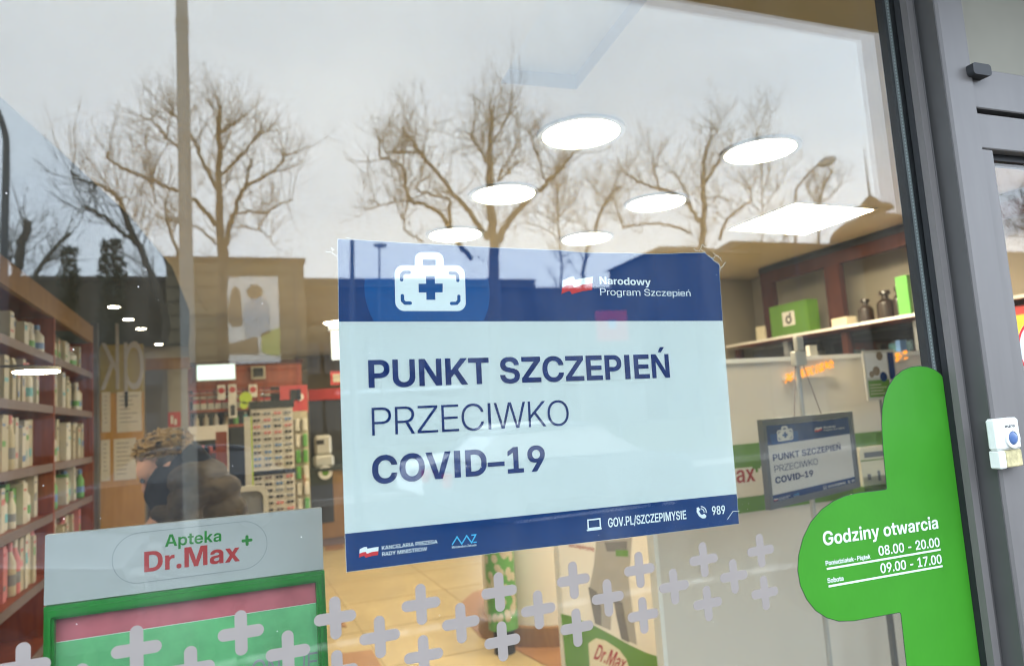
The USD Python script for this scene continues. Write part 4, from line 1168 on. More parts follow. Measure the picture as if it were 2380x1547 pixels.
lo = thing('glass_cabinet', 'dark glazed cabinet with wooden uprights under the right shelf', 'cabinet', (XW + 0.1, 3.0, 0))
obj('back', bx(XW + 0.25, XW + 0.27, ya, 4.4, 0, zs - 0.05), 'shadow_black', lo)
for k in range(7):
    y = ya + 0.05 + k * 0.6
    obj('upright', bx(XW - 0.03, XW + 0.02, y, y + 0.05, 0, zs - 0.04), 'grey_metal' if k % 2 else 'dark_red_wood', lo)
    if k < 6:
        obj('pane', bx(XW, XW + 0.006, y + 0.055, y + 0.595, 0.9, zs - 0.041), 'cabinet_glass', lo)
for k in range(10):
    y = ya + 0.2 + k * 0.38
    h = rr_.uniform(0.12, 0.22)
    zz = zs - 0.33
    solo('cabinet_pack', bx(XW + 0.08, XW + 0.16, y, y + 0.1, zz, zz + h), rr_.choice(['product_cream', 'product_teal', 'product_dark', 'product_white']), 'package standing inside the dark glazed cabinet on the right', 'package', 'packages in the dark glazed cabinet')
obj('inner_shelf', bx(XW + 0.03, XW + 0.249, ya, 4.4, zs - 0.345, zs - 0.331), 'grey_metal', lo)


def on_shelf(x, y):
    return at_x(x, y, XW + 0.02)


a, b = on_shelf(1800, 770), on_shelf(1882, 705)
t = thing('green_carton', 'bright green carton with white label standing on the right shelf', 'box', (XW, (a[1] + b[1]) / 2, zs))
hh = on_shelf(1840, 704)[2] - zs
obj('carton', bx(XW - 0.01, XW + 0.1, b[1], a[1], zs + 0.001, zs + hh), 'brand_green', t)
ym, wl = (a[1] + b[1]) / 2, (a[1] - b[1]) * 0.16
obj('label', bx(XW - 0.0115, XW - 0.0102, ym - wl, ym + wl, zs + hh * 0.32, zs + hh * 0.75), 'paper_white', t)
rg = Point(0, 0).buffer(0.035).difference(Point(0, 0).buffer(0.017)); rg = union_all([rg, sbox(0.012, 0.03, 0.03, 0.055)])
obj('emblem', poly3(rg, [XW - 0.0119, ym, zs + hh * 0.5], [0, -1, 0], [0, 0, 1], 0.0004), 'ink_dark', t)
for i, (px_, w_, h, lb) in enumerate(((1775, 0.1, 0.12, None), (1962, 0.14, 0.07, None))):
    p = on_shelf(px_, 770)
    solo('cream_carton', bx(XW - 0.02, XW + 0.08, p[1] - w_ / 2, p[1] + w_ / 2, zs + 0.001, zs + h), 'paper_cream', ['small cream carton left of the green carton on the right shelf', 'low cream carton leaning by the middle post of the right shelf'][i], 'box')


def apothecary(y, r_, h, lb, grp=None):
    t = thing('apothecary_bottle', lb, 'bottle', (XW, y, zs), grp)
    obj('body', lathe([[0, 0], [r_, 0.002], [r_, h * 0.52], [r_ * 0.85, h * 0.62], [r_ * 0.36, h * 0.72], [r_ * 0.34, h * 0.82], [0, h * 0.82]], [XW, y, zs + 0.001], 18), 'bottle_brown', t, smooth=40)
    obj('stopper', lathe([[0, 0], [r_ * 0.3, 0], [r_ * 0.62, h * 0.06], [r_ * 0.55, h * 0.17], [0, h * 0.18]], [XW, y, zs + h * 0.822], 14), 'bottle_brown', t, smooth=40)


apothecary(on_shelf(2020, 740)[1], 0.05, 0.17, 'smaller dark apothecary bottle on the right shelf, left of the taller one')
apothecary(on_shelf(2068, 740)[1], 0.06, 0.20, 'taller brown apothecary bottle on the right shelf near the window frame')
apothecary(on_shelf(2100, 740)[1], 0.04, 0.21, 'slim dark apothecary bottle half hidden by the green box at the window frame')
p0, p1 = on_shelf(2112, 740), on_shelf(2140, 740)
solo('green_box', bx(XW - 0.06, XW - 0.03, p1[1], p0[1], zs + 0.001, zs + 0.26), 'product_green', 'tall green box at the right end of the shelf by the window frame', 'box')
for i, (y, r_, h) in enumerate(((1.33, 0.075, 0.27), (1.14, 0.085, 0.3), (0.9, 0.08, 0.28))):
    apothecary(y, r_, h, ['left dark bottle seen through the door glass', 'middle dark bottle seen through the door glass', 'right dark bottle seen through the door glass'][i])
p = at_x(2368, 770, XW - 0.03)
t = thing('red_gold_carton', 'red and gold carton behind the door glass under the shelf', 'box', (XW, p[1], p[2] - 0.2))
obj('carton', bx(XW - 0.05, XW - 0.031, p[1] - 0.35, p[1] + 0.12, p[2] - 0.28, p[2] + 0.14), 'product_red', t)
obj('window', bx(XW - 0.052, XW - 0.0505, p[1] - 0.15, p[1] + 0.02, p[2] - 0.1, p[2] + 0.09), 'product_yellow', t)

# ================================================================ PARTITION, HANGING POSTER, ROLL-UP
QY = 1.75
xl = at(1531, 1300, QY)[0]
zt = at(1690, 845, QY)[2]
pa = thing('white_partition', 'cream white counter partition with green pharmacy band behind the hanging poster', 'partition', (3.0, QY, 0))
obj('panel', bx(xl, 4.1, QY, QY + 0.04, 0.02, zt), 'partition_white', pa)
obj('top_edge', bx(xl - 0.004, 4.104, QY - 0.006, QY + 0.046, zt + 0.0005, zt + 0.02), 'edge_white', pa)
obj('left_edge', bx(xl - 0.02, xl - 0.0005, QY - 0.006, QY + 0.046, 0, zt), 'edge_white', pa)
gz1, gz0 = at(1700, 1034, QY)[2], at(1715, 1193, QY)[2]
xg = at(1500, 1110, QY)[0] + 0.05
xg = max(xg, xl + 0.02)
obj('green_band', bx(xg, 4.09, QY - 0.003, QY - 0.0005, gz0, gz1), 'brand_green', pa)
lg0, lg1 = at(1640, 1160, QY), at(1769, 1070, QY)
lz0, lz1 = at(1765, 1150, QY)[2], at(1765, 1082, QY)[2]
obj('logo_field', xz(rrect(lg0[0] - 0.35, lz0, lg1[0] + 0.015, lz1, 0.035), QY - 0.0035, 0.0004), 'paper_white', pa)
cap = lz1 - lz0
p0, p1 = at(1655, 1127, QY), at(1753, 1116, QY)
tz = at(1730, 1120, QY)[2]
obj('logo_lettering', text_on('Dr.Max', 720, [lg1[0] - 0.36, QY - 0.0037, tz], [at(1755, 1117, QY)[0], QY - 0.0037, tz], 0.078), 'brand_red', pa)
pp = at(1757, 1085, QY)
obj('logo_cross', xz(union_all([sbox(pp[0] - 0.022, pp[2] - 0.007, pp[0] + 0.022, pp[2] + 0.007), sbox(pp[0] - 0.007, pp[2] - 0.022, pp[0] + 0.007, pp[2] + 0.022)]), QY - 0.0037, 0.0003), 'brand_green', pa)

# hanging framed poster
HTL, HTR, HBL = at(1764, 975, 1.12), at(1974, 955, 1.37), at(1784.5, 1184.5, 1.12)
hu = HTR - HTL
hL = np.linalg.norm(hu); hu /= hL
hv = HTL - HBL
hH = np.linalg.norm(hv); hv /= hH
hn = np.cross(hu, hv); hn /= np.linalg.norm(hn)
hf = thing('framed_poster', 'grey framed vaccination point poster hanging on strings behind the window', 'poster', HBL)
fw = 0.022
outer = sbox(0, -hH, hL, 0)
inner = sbox(fw, -hH + fw, hL - fw, -fw)
obj('frame', poly3(outer.difference(inner), HTL + hn * 0.012, hu, hv, 0.02), 'grey_metal', hf)
obj('paper', poly3(inner.buffer(-0.0005), HTL + hn * 0.001, hu, hv, 0.002), 'partition_white', hf)
sc_ = min((hL - 2 * fw) / PW, (hH - 2 * fw) / PH)
lay_poster(hf, HTL + hu * fw - hv * fw + hn * 0.0012, hu * ((hL - 2 * fw) / (PW * sc_)), hv * ((hH - 2 * fw) / (PH * sc_)), sc_, m_over={'print_white': 'partition_white'})
# stand with clamp and strings
SY = 1.3
c0, c1 = at(1854, 782, SY), at(1858, 850, SY)
sd_ = thing('sign_stand', 'slim pole stand with white clamp carrying the framed poster', 'stand', (c0[0], SY, 0))
obj('pole', tube([[c1[0] + 0.004, SY + 0.015, 0.02], [c1[0] + 0.004, SY + 0.015, c1[2] - 0.001]], 0.010, 10), 'pale_metal', sd_, smooth=50)
obj('foot', disc([c1[0] + 0.004, SY + 0.015, 0.01], 0.16, 0.02, 24), 'grey_metal', sd_)
obj('clamp', cat_([rbx(c0[0] - 0.018, c0[0] + 0.018, SY - 0.012, SY + 0.012, (c0[2] + c1[2]) / 2 + 0.001, c0[2], 0.004), rbx(c1[0] - 0.028, c1[0] + 0.028, SY - 0.016, SY + 0.016, c1[2], (c0[2] + c1[2]) / 2, 0.004)]), 'product_white', sd_)
for x_, y_, yy in ((1822, 960, 0.35), (1912, 950, 0.65)):
    e_ = HTL + hu * hL * yy
    s_ = np.array([c1[0] + (-0.02 if yy < .5 else 0.02), SY, c1[2]])
    obj('string', tube([s_, (s_ + e_) / 2, e_], 0.002, 5), 'rail_grey', sd_)

# leaflet card in front of the partition top, leaflets lower
LY = 1.55
a, b, d = at(2004, 815, LY), at(2078, 808, LY), at(2001, 932, LY)
lf = thing('leaflet_card', 'upright leaflet with pale photo, blue dot and green text panel beside the green sign', 'leaflet', (a[0], LY, d[2]))
h = a[2] - d[2]
w_ = b[0] - a[0]
obj('card', bx(a[0], b[0], LY, LY + 0.006, d[2], a[2]), 'product_white', lf)
obj('photo', bx(a[0] + 0.012, b[0] - w_ * .28, LY - 0.001, LY - 0.0003, d[2] + h * 0.46, a[2] - 0.012), 'billboard_white', lf)
pol = union_all([Point(a[0] + w_ * .35, a[2] - h * .42).buffer(0.022), Point(a[0] + w_ * .5, a[2] - h * .12).buffer(0.02), Point(a[0] + w_ * .2, a[2] - h * .48).buffer(0.015)])
obj('photo_figure', xz(pol, LY - 0.0014, 0.0003), 'billboard_brown', lf)
obj('green_panel', bx(a[0] + 0.012, b[0] - w_ * .28, LY - 0.001, LY - 0.0003, d[2] + h * .06, d[2] + h * 0.40), 'brand_green', lf)
obj('side_stripe', bx(b[0] - w_ * .25, b[0] - w_ * .06, LY - 0.001, LY - 0.0003, d[2] + h * .4, a[2] - 0.012), 'poster_blue', lf)
obj('dot', xz(Point(a[0] + w_ * .55, d[2] + h * .46).buffer(0.022), LY - 0.0017, 0.0003), 'poster_blue', lf)
obj('text_lines', cat_([bx(a[0] + 0.02, a[0] + w_ * u_, LY - 0.0017, LY - 0.0012, d[2] + h * (.12 + .06 * k), d[2] + h * (.135 + .06 * k)) for k, u_ in enumerate((.6, .5, .62, .45))]), 'paper_cream', lf)
obj('support', cat_([bx(a[0] + w_ * .4, a[0] + w_ * .46, LY + 0.007, LY + 0.012, 0, d[2] + h * .5)]), 'grey_metal', lf)
a, b, d = at(1996, 1040, LY - .05), at(2062, 1035, LY - .05), at(1992, 1132, LY - .05)
l2 = thing('leaflet_stack', 'cream leaflets in a clear holder between the framed poster and the green sign', 'leaflet', (a[0], LY, d[2]))
obj('leaflet', bx(a[0], b[0], LY - .05, LY - .03, d[2], a[2]), 'leaflet_cream', l2)
hh = a[2] - d[2]
obj('print', cat_([bx(a[0] + 0.025, b[0] - 0.025, LY - .0512, LY - .0505, a[2] - hh * .28, a[2] - hh * .14), bx(a[0] + .03, a[0] + .05, LY - .0512, LY - .0505, d[2] + hh * .15, d[2] + hh * .3), bx(a[0] + .09, a[0] + .105, LY - .0512, LY - .0505, d[2] + hh * .1, d[2] + hh * .36)]), 'ink_grey', l2)
obj('band', cat_([bx(a[0], b[0], LY - .0512, LY - .0505, a[2] - hh * .36, a[2] - hh * .335)]), 'brand_green', l2)
obj('holder', bx(a[0] - 0.01, b[0] + 0.01, LY - .07, LY - .066, d[2] - 0.02, d[2] + hh * .25), 'pane_glass', l2)
obj('holder_foot', bx(a[0] - 0.01, b[0] + 0.01, LY - .063, LY - 0.0, d[2] - 0.03, d[2] - 0.001), 'brand_green', l2)
obj('holder_post', bx((a[0] + b[0]) / 2, (a[0] + b[0]) / 2 + .02, LY - .03, LY - .01, 0, d[2] - 0.031), 'grey_metal', l2)
for (x0, x1, y0, y1), lb in (((1966, 1990, 1092 - 260, 842), 'small white packet standing on the partition edge'),):
    a, b = at(1965 - 110 + 150, 812, QY + .02), at(1985, 838, QY + .02)
for (px_, h, m, lb) in ((1888, 0.05, 'product_white', 'small white packet standing on the partition edge right of the clamp'), (2098, 0.06, 'product_blue', 'small blue packet standing on the partition edge near the window frame')):
    p = at(px_, 838, QY + 0.02)
    solo('small_packet', bx(p[0] - 0.022, p[0] + 0.022, QY + 0.005, QY + 0.03, zt + 0.0205, zt + 0.02 + h), m, lb, 'package')
# orange led sign fixed on the partition
led = random.Random(5)
for (x0, x1, y0, y1), lb in (((1826, 1944, 888, 850), 'orange glowing letters of an LED sign above the framed poster'), ((2052, 2112, 848, 830), 'orange glowing letters of an LED sign above the green sign')):
    A, B = at(x0, y0, QY - 0.02), at(x1, y1, QY - 0.02)
    t = thing('led_sign', lb, 'sign', A)
    ux = (B - A); n_col = 30 if x1 < 2000 else 14
    px_h = abs(at(x0, y0 - 20, QY - .02)[2] - A[2])
    cells = []
    for c_ in range(n_col):
        if c_ % 6 == 5:
            continue
        for r_ in range(5):
            if led.random() < 0.72:
                p = A + ux * (c_ / n_col)
                zz = p[2] + px_h * (0.2 + 0.9 * c_ / n_col) * 0.0 + px_h * r_ / 5
                s_ = px_h / 5 * 0.46
                cells.append(bx(p[0] - s_, p[0] + s_, QY - 0.022, QY - 0.018, zz - s_, zz + s_))
    obj('lit_dots', cat_(cells), 'led_orange', t)
    obj('rail', bx(A[0], B[0], QY - 0.016, QY - 0.0005, min(A[2], B[2]) + px_h * .3, min(A[2], B[2]) + px_h * .5), 'partition_white', t)

# roll-up banner
UY = 2.55
xl, xr = at(1308, 1400, UY)[0], at(1527, 1400, UY)[0]
zt = at(1400, 1180, UY)[2]
ru = thing('rollup_banner', 'cream roll-up banner showing a man in grey trousers above a green wave', 'banner', ((xl + xr) / 2, UY, 0))
obj('sheet', bx(xl, xr, UY, UY + 0.004, 0.06, zt), 'partition_white', ru)
obj('base', rbx(xl - 0.03, xr + 0.03, UY - 0.06, UY + 0.08, 0.0, 0.058, 0.01), 'grey_metal', ru)


def z5(x, y, Y=UY):
    p = at((2000 + x / 2.38) / 1.61345, (1950 + y / 2.38) / 1.61345, Y)
    return np.array([p[0], p[2]])


wave = Polygon([z5(*p) for p in ((245, 830), (330, 850), (430, 890), (560, 945), (700, 1020), (860, 1110), (1000, 1175), (1118, 1215), (1118, 1420), (300, 1420))])
obj('green_wave', xz(wave, UY - 0.0007, 0.0005), 'brand_green', ru)
trs = Polygon([z5(*p) for p in ((560, 180), (880, 150), (870, 330), (850, 520), (880, 760), (925, 1110), (790, 1050), (735, 760), (700, 720), (690, 980), (560, 925), (500, 600), (540, 400))])
obj('trousers', xz(trs, UY - 0.0007, 0.0005), 'trousers_grey', ru)
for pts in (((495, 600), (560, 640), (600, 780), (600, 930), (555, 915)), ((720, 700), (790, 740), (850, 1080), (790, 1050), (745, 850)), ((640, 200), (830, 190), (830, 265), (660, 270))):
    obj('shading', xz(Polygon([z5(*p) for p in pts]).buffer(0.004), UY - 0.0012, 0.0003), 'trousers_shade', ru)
obj('green_tag', xz(Polygon([z5(*p) for p in ((732, 262), (845, 265), (845, 322), (735, 318))]), UY - 0.0017, 0.0003), 'brand_green', ru)
lgp = Polygon([z5(*p) for p in ((500, 1100), (560, 1060), (640, 1080), (760, 1160), (820, 1240), (850, 1330), (840, 1420), (520, 1420))]).buffer(0.006)
obj('logo_field', xz(lgp, UY - 0.0012, 0.0003), 'paper_cream', ru)
p0, p1 = z5(535, 1230), z5(800, 1345)
obj('logo_lettering', text_on('Dr.Max', 720, [p0[0], UY - 0.0016, p0[1]], [p1[0], UY - 0.0016, p1[1]], 0.075), 'brand_red', ru)
p0, p1 = z5(315, 232), z5(540, 272)
obj('slogan', text_on('szczepimysię', 600, [p0[0], UY - 0.0008, p0[1]], [p1[0], UY - 0.0008, p1[1]], 0.022), 'brand_red', ru)
# white rounded counter and green dotted column
cxy = at_z(1262, 1490, 0.12)
CY0 = 3.6
a, b = at(1193, 1350, CY0), at(1310, 1350, CY0)
wc = thing('white_counter', 'rounded cream white counter on a brown plinth under the poster', 'counter', ((a[0] + b[0]) / 2, CY0 + 0.4, 0))
ctr = np.array([b[0] + 0.15, CY0 + 0.55])
rad = b[0] + 0.15 - a[0]
obj('body', disc([ctr[0], ctr[1], 0.62], rad, 0.98, 48), 'partition_white', wc, smooth=40)
obj('plinth', disc([ctr[0], ctr[1], 0.065], rad + 0.05, 0.129, 48), 'brown_wood', wc, smooth=40)
obj('top', disc([ctr[0], ctr[1], 1.13], rad + 0.03, 0.039, 48), 'edge_white', wc, smooth=40)
xe = at(1310, 1300, 2.62)[0]
solo('white_post', rbx(xe - 0.03, xe, 2.62, 2.68, 0, 1.75, 0.004), 'edge_white', 'slim white post left of the roll-up banner', 'post')
GY = 3.75
a, b = at(1131, 1350, GY), at(1196, 1350, GY)
gc = thing('dotted_column', 'round green column with pale leaf shaped spots beneath the poster', 'column', ((a[0] + b[0]) / 2, GY, 0))
r_ = (b[0] - a[0]) / 2
zb_ = max(0.0, at(1160, 1452, GY)[2])
obj('drum', disc([(a[0] + b[0]) / 2, GY, zb_ / 2 + 0.5 + 0.03], r_, 1.0 - zb_ + 0.1, 32), 'product_green', gc, smooth=40)
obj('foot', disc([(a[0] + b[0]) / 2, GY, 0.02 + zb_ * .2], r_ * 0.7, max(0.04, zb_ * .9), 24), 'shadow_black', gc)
sp = []
for k in range(60):
    an = rr_.uniform(math.pi, 2 * math.pi); zz = rr_.uniform(zb_ + 0.05, 1.0)
    s = trimesh.creation.icosphere(1, 1.0); s.apply_scale([0.021, 0.002, 0.030])
    s.apply_transform(trimesh.transformations.rotation_matrix(rr_.uniform(-0.6, 0.6), [0, 1, 0]))
    s.apply_transform(trimesh.transformations.rotation_matrix(an + math.pi / 2, [0, 0, 1]))
    s.apply_translation([(a[0] + b[0]) / 2 + r_ * math.cos(an), GY + r_ * math.sin(an), zz]); sp.append(s)
obj('spots', cat_(sp), 'product_cream', gc)

# ================================================================ DR.MAX DISPLAY BY THE WINDOW
DYY = 0.13


def d1(x, y, Y=DYY):
    p = at((x / 1.859) / 1.61345, (1850 + y / 1.859) / 1.61345, Y)
    return np.array([p[0], p[2]])


dm = thing('window_display', 'pharmacy display stand with white header and green framed red and green notice', 'display stand', (0, DYY, 0.3))
hp4 = [d1(315, 290), d1(2243, 97), d1(2255, 525), d1(305, 780)]
obj('header', xz(Polygon(hp4).buffer(-0.001).buffer(0.001), DYY, 0.012), 'display_white', dm)
pill = LineString([d1(975, 445), d1(1690, 360)]).buffer(abs(d1(1200, 250)[1] - d1(1200, 595)[1]) / 2 * 1.0, quad_segs=16)
obj('logo_outline', xz(pill.boundary.buffer(0.00035), DYY - 0.0004, 0.0003), 'ink_grey', dm)


def dtext(name, t, wt, a, b, cap, m):
    A, B, C = d1(*a), d1(*b), d1(a[0], a[1] - cap)
    obj(name, text_on(t, wt, [A[0], DYY - 0.0004, A[1]], [B[0], DYY - 0.0004, B[1]], abs(C[1] - A[1]), 0, 0.0003), m, dm)


dtext('logo_word', 'Apteka', 680, (1150, 370), (1543, 330), 84, 'brand_dark_green')
dtext('logo_name', 'Dr.Max', 740, (1005, 547), (1672, 468), 142, 'brand_red')
pc = d1(1722, 325)
ph = abs(d1(1685, 325)[0] - pc[0])
obj('logo_cross', xz(union_all([LineString([pc - [ph * .75, 0], pc + [ph * .75, 0]]).buffer(ph * .3), LineString([pc - [0, ph * .75], pc + [0, ph * .75]]).buffer(ph * .3)]), DYY - 0.0004, 0.0003), 'brand_dark_green', dm)
bot = 0.9
ol, orr = d1(312, 785), d1(2258, 528)
il, ir = d1(385, 868), d1(2200, 612)
fr_o = Polygon([ol, orr, [orr[0] + 0.002, bot], [ol[0] - 0.002, bot]])
fr_i = Polygon([il, ir, [ir[0] + 0.001, bot + 0.03], [il[0] - 0.001, bot + 0.03]])
fpts = []
fm = poly3(fr_o.difference(fr_i), [0, DYY - 0.006, 0], [1, 0, 0], [0, 0, 1], 0.018)
obj('frame', fm, 'brand_dark_green', dm)
bev = fr_o.buffer(-0.0045).difference(fr_i.buffer(0.0035))
obj('frame_bead', poly3(bev, [0, DYY - 0.009, 0], [1, 0, 0], [0, 0, 1], 0.0029), 'brand_dark_green', dm)
obj('paper_edge', xz(fr_i.buffer(-0.0004), DYY + 0.004, 0.002), 'edge_white', dm)
rb = Polygon([d1(388, 880), d1(2198, 620), d1(2205, 762), d1(385, 1040)])
obj('red_band', xz(rb, DYY + 0.0035, 0.0004), 'display_red', dm)
gb_ = Polygon([d1(385, 1045), d1(2205, 765), [ir[0], bot + 0.032], [il[0], bot + 0.032]])
obj('green_paper', xz(gb_, DYY + 0.0035, 0.0004), 'display_paper_green', dm)
A, B = d1(1755, 1300), d1(2215, 1232)
obj('notice_lettering', text_on('ONUJE', 460, [A[0], DYY + 0.003, A[1]], [B[0], DYY + 0.003, B[1]], abs(d1(2200, 1105)[1] - d1(2200, 1235)[1]), 0, 0.0003), 'ink_grey', dm)
obj('leg', cat_([bx(ol[0] + 0.02, ol[0] + 0.04, DYY + 0.013, DYY + 0.03, 0.3, 1.3), bx(orr[0] - 0.04, orr[0] - 0.02, DYY + 0.013, DYY + 0.03, 0.3, 1.3)]), 'grey_metal', dm)
obj('foot', bx(ol[0], orr[0], DYY - 0.0, DYY + 0.25, 0.0, 0.299), 'grey_metal', dm)

# ================================================================ STREET, SEEN IN THE GLASS
# Everything here stands in front of the shop; vp() turns a point seen in the mirror into the real one.


def vp(x, y, Y):
    p = at(x, y, Y)
    return np.array([p[0], -p[1], p[2]])


def t1(x, y):
    return x / 2.496, y / 2.496


def t2(x, y):
    return 743.7 + x / 2.496, y / 2.496


def t3(x, y):
    return 1208.6 + x / 2.56, 247.9 + y / 2.56


def smooth_path(P, n):
    P = np.asarray(P, float)
    d = np.r_[0, np.cumsum(np.linalg.norm(np.diff(P, axis=0), axis=1))]
    s = np.linspace(0, d[-1], n)
    from scipy.interpolate import PchipInterpolator
    return PchipInterpolator(d, P)(s)


def tree(f, depth, limbs, label, seed, twigs=1.0, name='bare_tree', spread=1.0, group=None):
    """limbs: (points in the picture, radius at base, radius at tip); the first one is the trunk."""
    g = np.random.default_rng(seed)
    trunk_m, branch_m, PP, RR, nodes = [], [], [], [], []
    root = None
    for k, (pts, r0, r1) in enumerate(limbs):
        off = np.zeros(len(pts))
        if k:
            off = np.linspace(0, g.uniform(-2.2, 2.2), len(pts)) * spread
        P = np.array([vp(*f(*p), depth + o) for p, o in zip(pts, off)])
        if k == 0:
            root = np.array([P[0][0], P[0][1], -0.1])
            P = np.vstack([root, P])
        n = max(6, 5 * len(pts))
        P = smooth_path(P, n)
        P[1:-1] += g.normal(0, 0.025, (n - 2, 3))
        r = (np.linspace(1, 0, n) ** 0.8 * (r0 - r1) + r1) * (0.75 if k == 0 else 0.62)
        (trunk_m if k == 0 else branch_m).append(tube(P, r, 8 if r0 > 0.1 else 6))
        L = np.linalg.norm(np.diff(P, axis=0), axis=1).sum()
        lo = 0.42 if k == 0 else 0.12
        # secondary branches spring from the limb, most of them near its pollarded tip
        cnt = int((L * 3.6 + 4) * twigs)
        for _ in range(cnt):
            s = lo + (1 - lo) * g.beta(1.7, 0.9)
            i = min(int(s * (n - 1)), n - 2)
            b = P[i] + (P[i + 1] - P[i]) * g.random()
            ax = P[i + 1] - P[i]; ax /= np.linalg.norm(ax) + 1e-9
            d = g.normal(0, 1, 3); d -= ax * (d @ ax) * 0.6; d /= np.linalg.norm(d)
            d = d * 0.9 + ax * 0.35 + np.array([0, 0, 0.45]); d /= np.linalg.norm(d)
            nodes.append((b, d, g.uniform(0.5, 1.7) * (0.7 + 0.5 * s), min(r[i] * 0.45, g.uniform(0.009, 0.02))))
    K = 7
    sec = []
    for b, d, L, r in nodes:
        P = [b]
        dd = d.copy()
        for j in range(K - 1):
            dd = dd + g.normal(0, 0.16, 3) + np.array([0, 0, 0.10]); dd /= np.linalg.norm(dd)
            P.append(P[-1] + dd * L / (K - 1))
        sec.append(np.array(P)); PP.append(P); RR.append(np.linspace(r, r * 0.35, K))
    tw = strands(np.array(PP), np.array(RR), 4)
    PP2, RR2 = [], []
    for P, (b, d, L, r) in zip(sec, nodes):
        for _ in range(int(g.integers(7, 13) * min(1.0, twigs + .3))):
            i = g.integers(2, K)
            base_p = P[i - 1] + (P[i] - P[i - 1]) * g.random() if i < K else P[-1]
            ax = P[i] - P[i - 1]; ax /= np.linalg.norm(ax) + 1e-9
            dd = ax * 0.7 + g.normal(0, 0.55, 3) + np.array([0, 0, 0.35]); dd /= np.linalg.norm(dd)
            l = g.uniform(0.25, 0.85)
            Q = [base_p]
            for j in range(4):
                dd = dd + g.normal(0, 0.12, 3) + np.array([0, 0, 0.05]); dd /= np.linalg.norm(dd)
                Q.append(Q[-1] + dd * l / 4)
            PP2.append(Q); RR2.append(np.linspace(0.0052, 0.0026, 5))
    fine = strands(np.array(PP2), np.array(RR2), 3)
    t = thing(name, label, 'tree', root, group)
    obj('trunk', cat_(trunk_m), 'bark', t, smooth=50)
    for m in branch_m:
        obj('limb', m, 'bark', t, smooth=50)
    obj('crown', cat_([tw, fine]), 'bark_twig', t)


# tree left of the middle, behind the concrete pole
tree(t1, 24, [
    ([(1290, 2150), (1290, 1900), (1290, 1547), (1275, 1280), (1270, 1100), (1274, 800), (1280, 612)], 0.30, 0.075),
    ([(1305, 1520), (1350, 1250), (1420, 1090), (1600, 980), (1640, 930), (1660, 885)], 0.15, 0.045),
    ([(1415, 1095), (1440, 1000), (1455, 925)], 0.07, 0.05),
    ([(1283, 1012), (1390, 910), (1450, 840), (1518, 738)], 0.09, 0.045),
    ([(1283, 770), (1350, 720), (1424, 662)], 0.085, 0.06),
    ([(1360, 1246), (1440, 1225), (1530, 1240), (1610, 1190), (1700, 1160)], 0.06, 0.04),
    ([(1350, 1320), (1420, 1318), (1500, 1335), (1580, 1400)], 0.045, 0.02),
    ([(1256, 1100), (1215, 1010), (1165, 915), (1125, 820), (1060, 730), (978, 645)], 0.11, 0.06),
    ([(1250, 1310), (1170, 1200), (1060, 1120), (960, 1085), (870, 1042), (760, 1000), (690, 960), (620, 912), (622, 880)], 0.13, 0.05),
    ([(1252, 1415), (1165, 1330), (1080, 1292), (1000, 1280), (918, 1262)], 0.07, 0.04),
    ([(1080, 1130), (1070, 950), (1035, 860), (960, 790), (900, 720), (848, 685)], 0.10, 0.05),
    ([(1210, 1800), (1060, 1547), (1010, 1400), (975, 1290), (960, 1180), (975, 1130)], 0.12, 0.04),
    ([(905, 1180), (880, 1030), (865, 870)], 0.05, 0.02),
    ([(965, 800), (990, 690), (1010, 610)], 0.05, 0.02),
], 'bare pollarded tree with upright trunk mirrored behind the grey pole', 21, 1.0)
tree(t1, 21, [
    ([(960, 2000), (930, 1700), (860, 1547), (790, 1410), (745, 1290), (700, 1180)], 0.17, 0.10),
    ([(700, 1180), (650, 1110), (580, 1080), (500, 1055), (410, 1000)], 0.10, 0.04),
    ([(790, 1410), (720, 1350), (640, 1290), (570, 1235), (500, 1192)], 0.10, 0.06),
    ([(690, 1165), (720, 1140), (760, 1160)], 0.03, 0.01),
    ([(480, 1050), (440, 1030), (425, 1000)], 0.03, 0.01),
], 'leaning dark bare tree mirrored in the dark corner at the left', 22, 0.8)
tree(t1, 27, [
    ([(60, 1900), (90, 1640), (105, 1540), (135, 1380), (160, 1280)], 0.24, 0.16),
    ([(100, 1560), (50, 1500), (20, 1420)], 0.08, 0.03),
], 'thick stubby bare tree mirrored at the far left edge', 23, 0.9)
tree(t1, 30, [
    ([(180, 1800), (220, 1580), (260, 1520), (330, 1420), (412, 1350)], 0.15, 0.09),
    ([(260, 1520), (300, 1500), (350, 1490)], 0.05, 0.02),
], 'slanting bare tree mirrored above the left shelves', 24, 0.7)
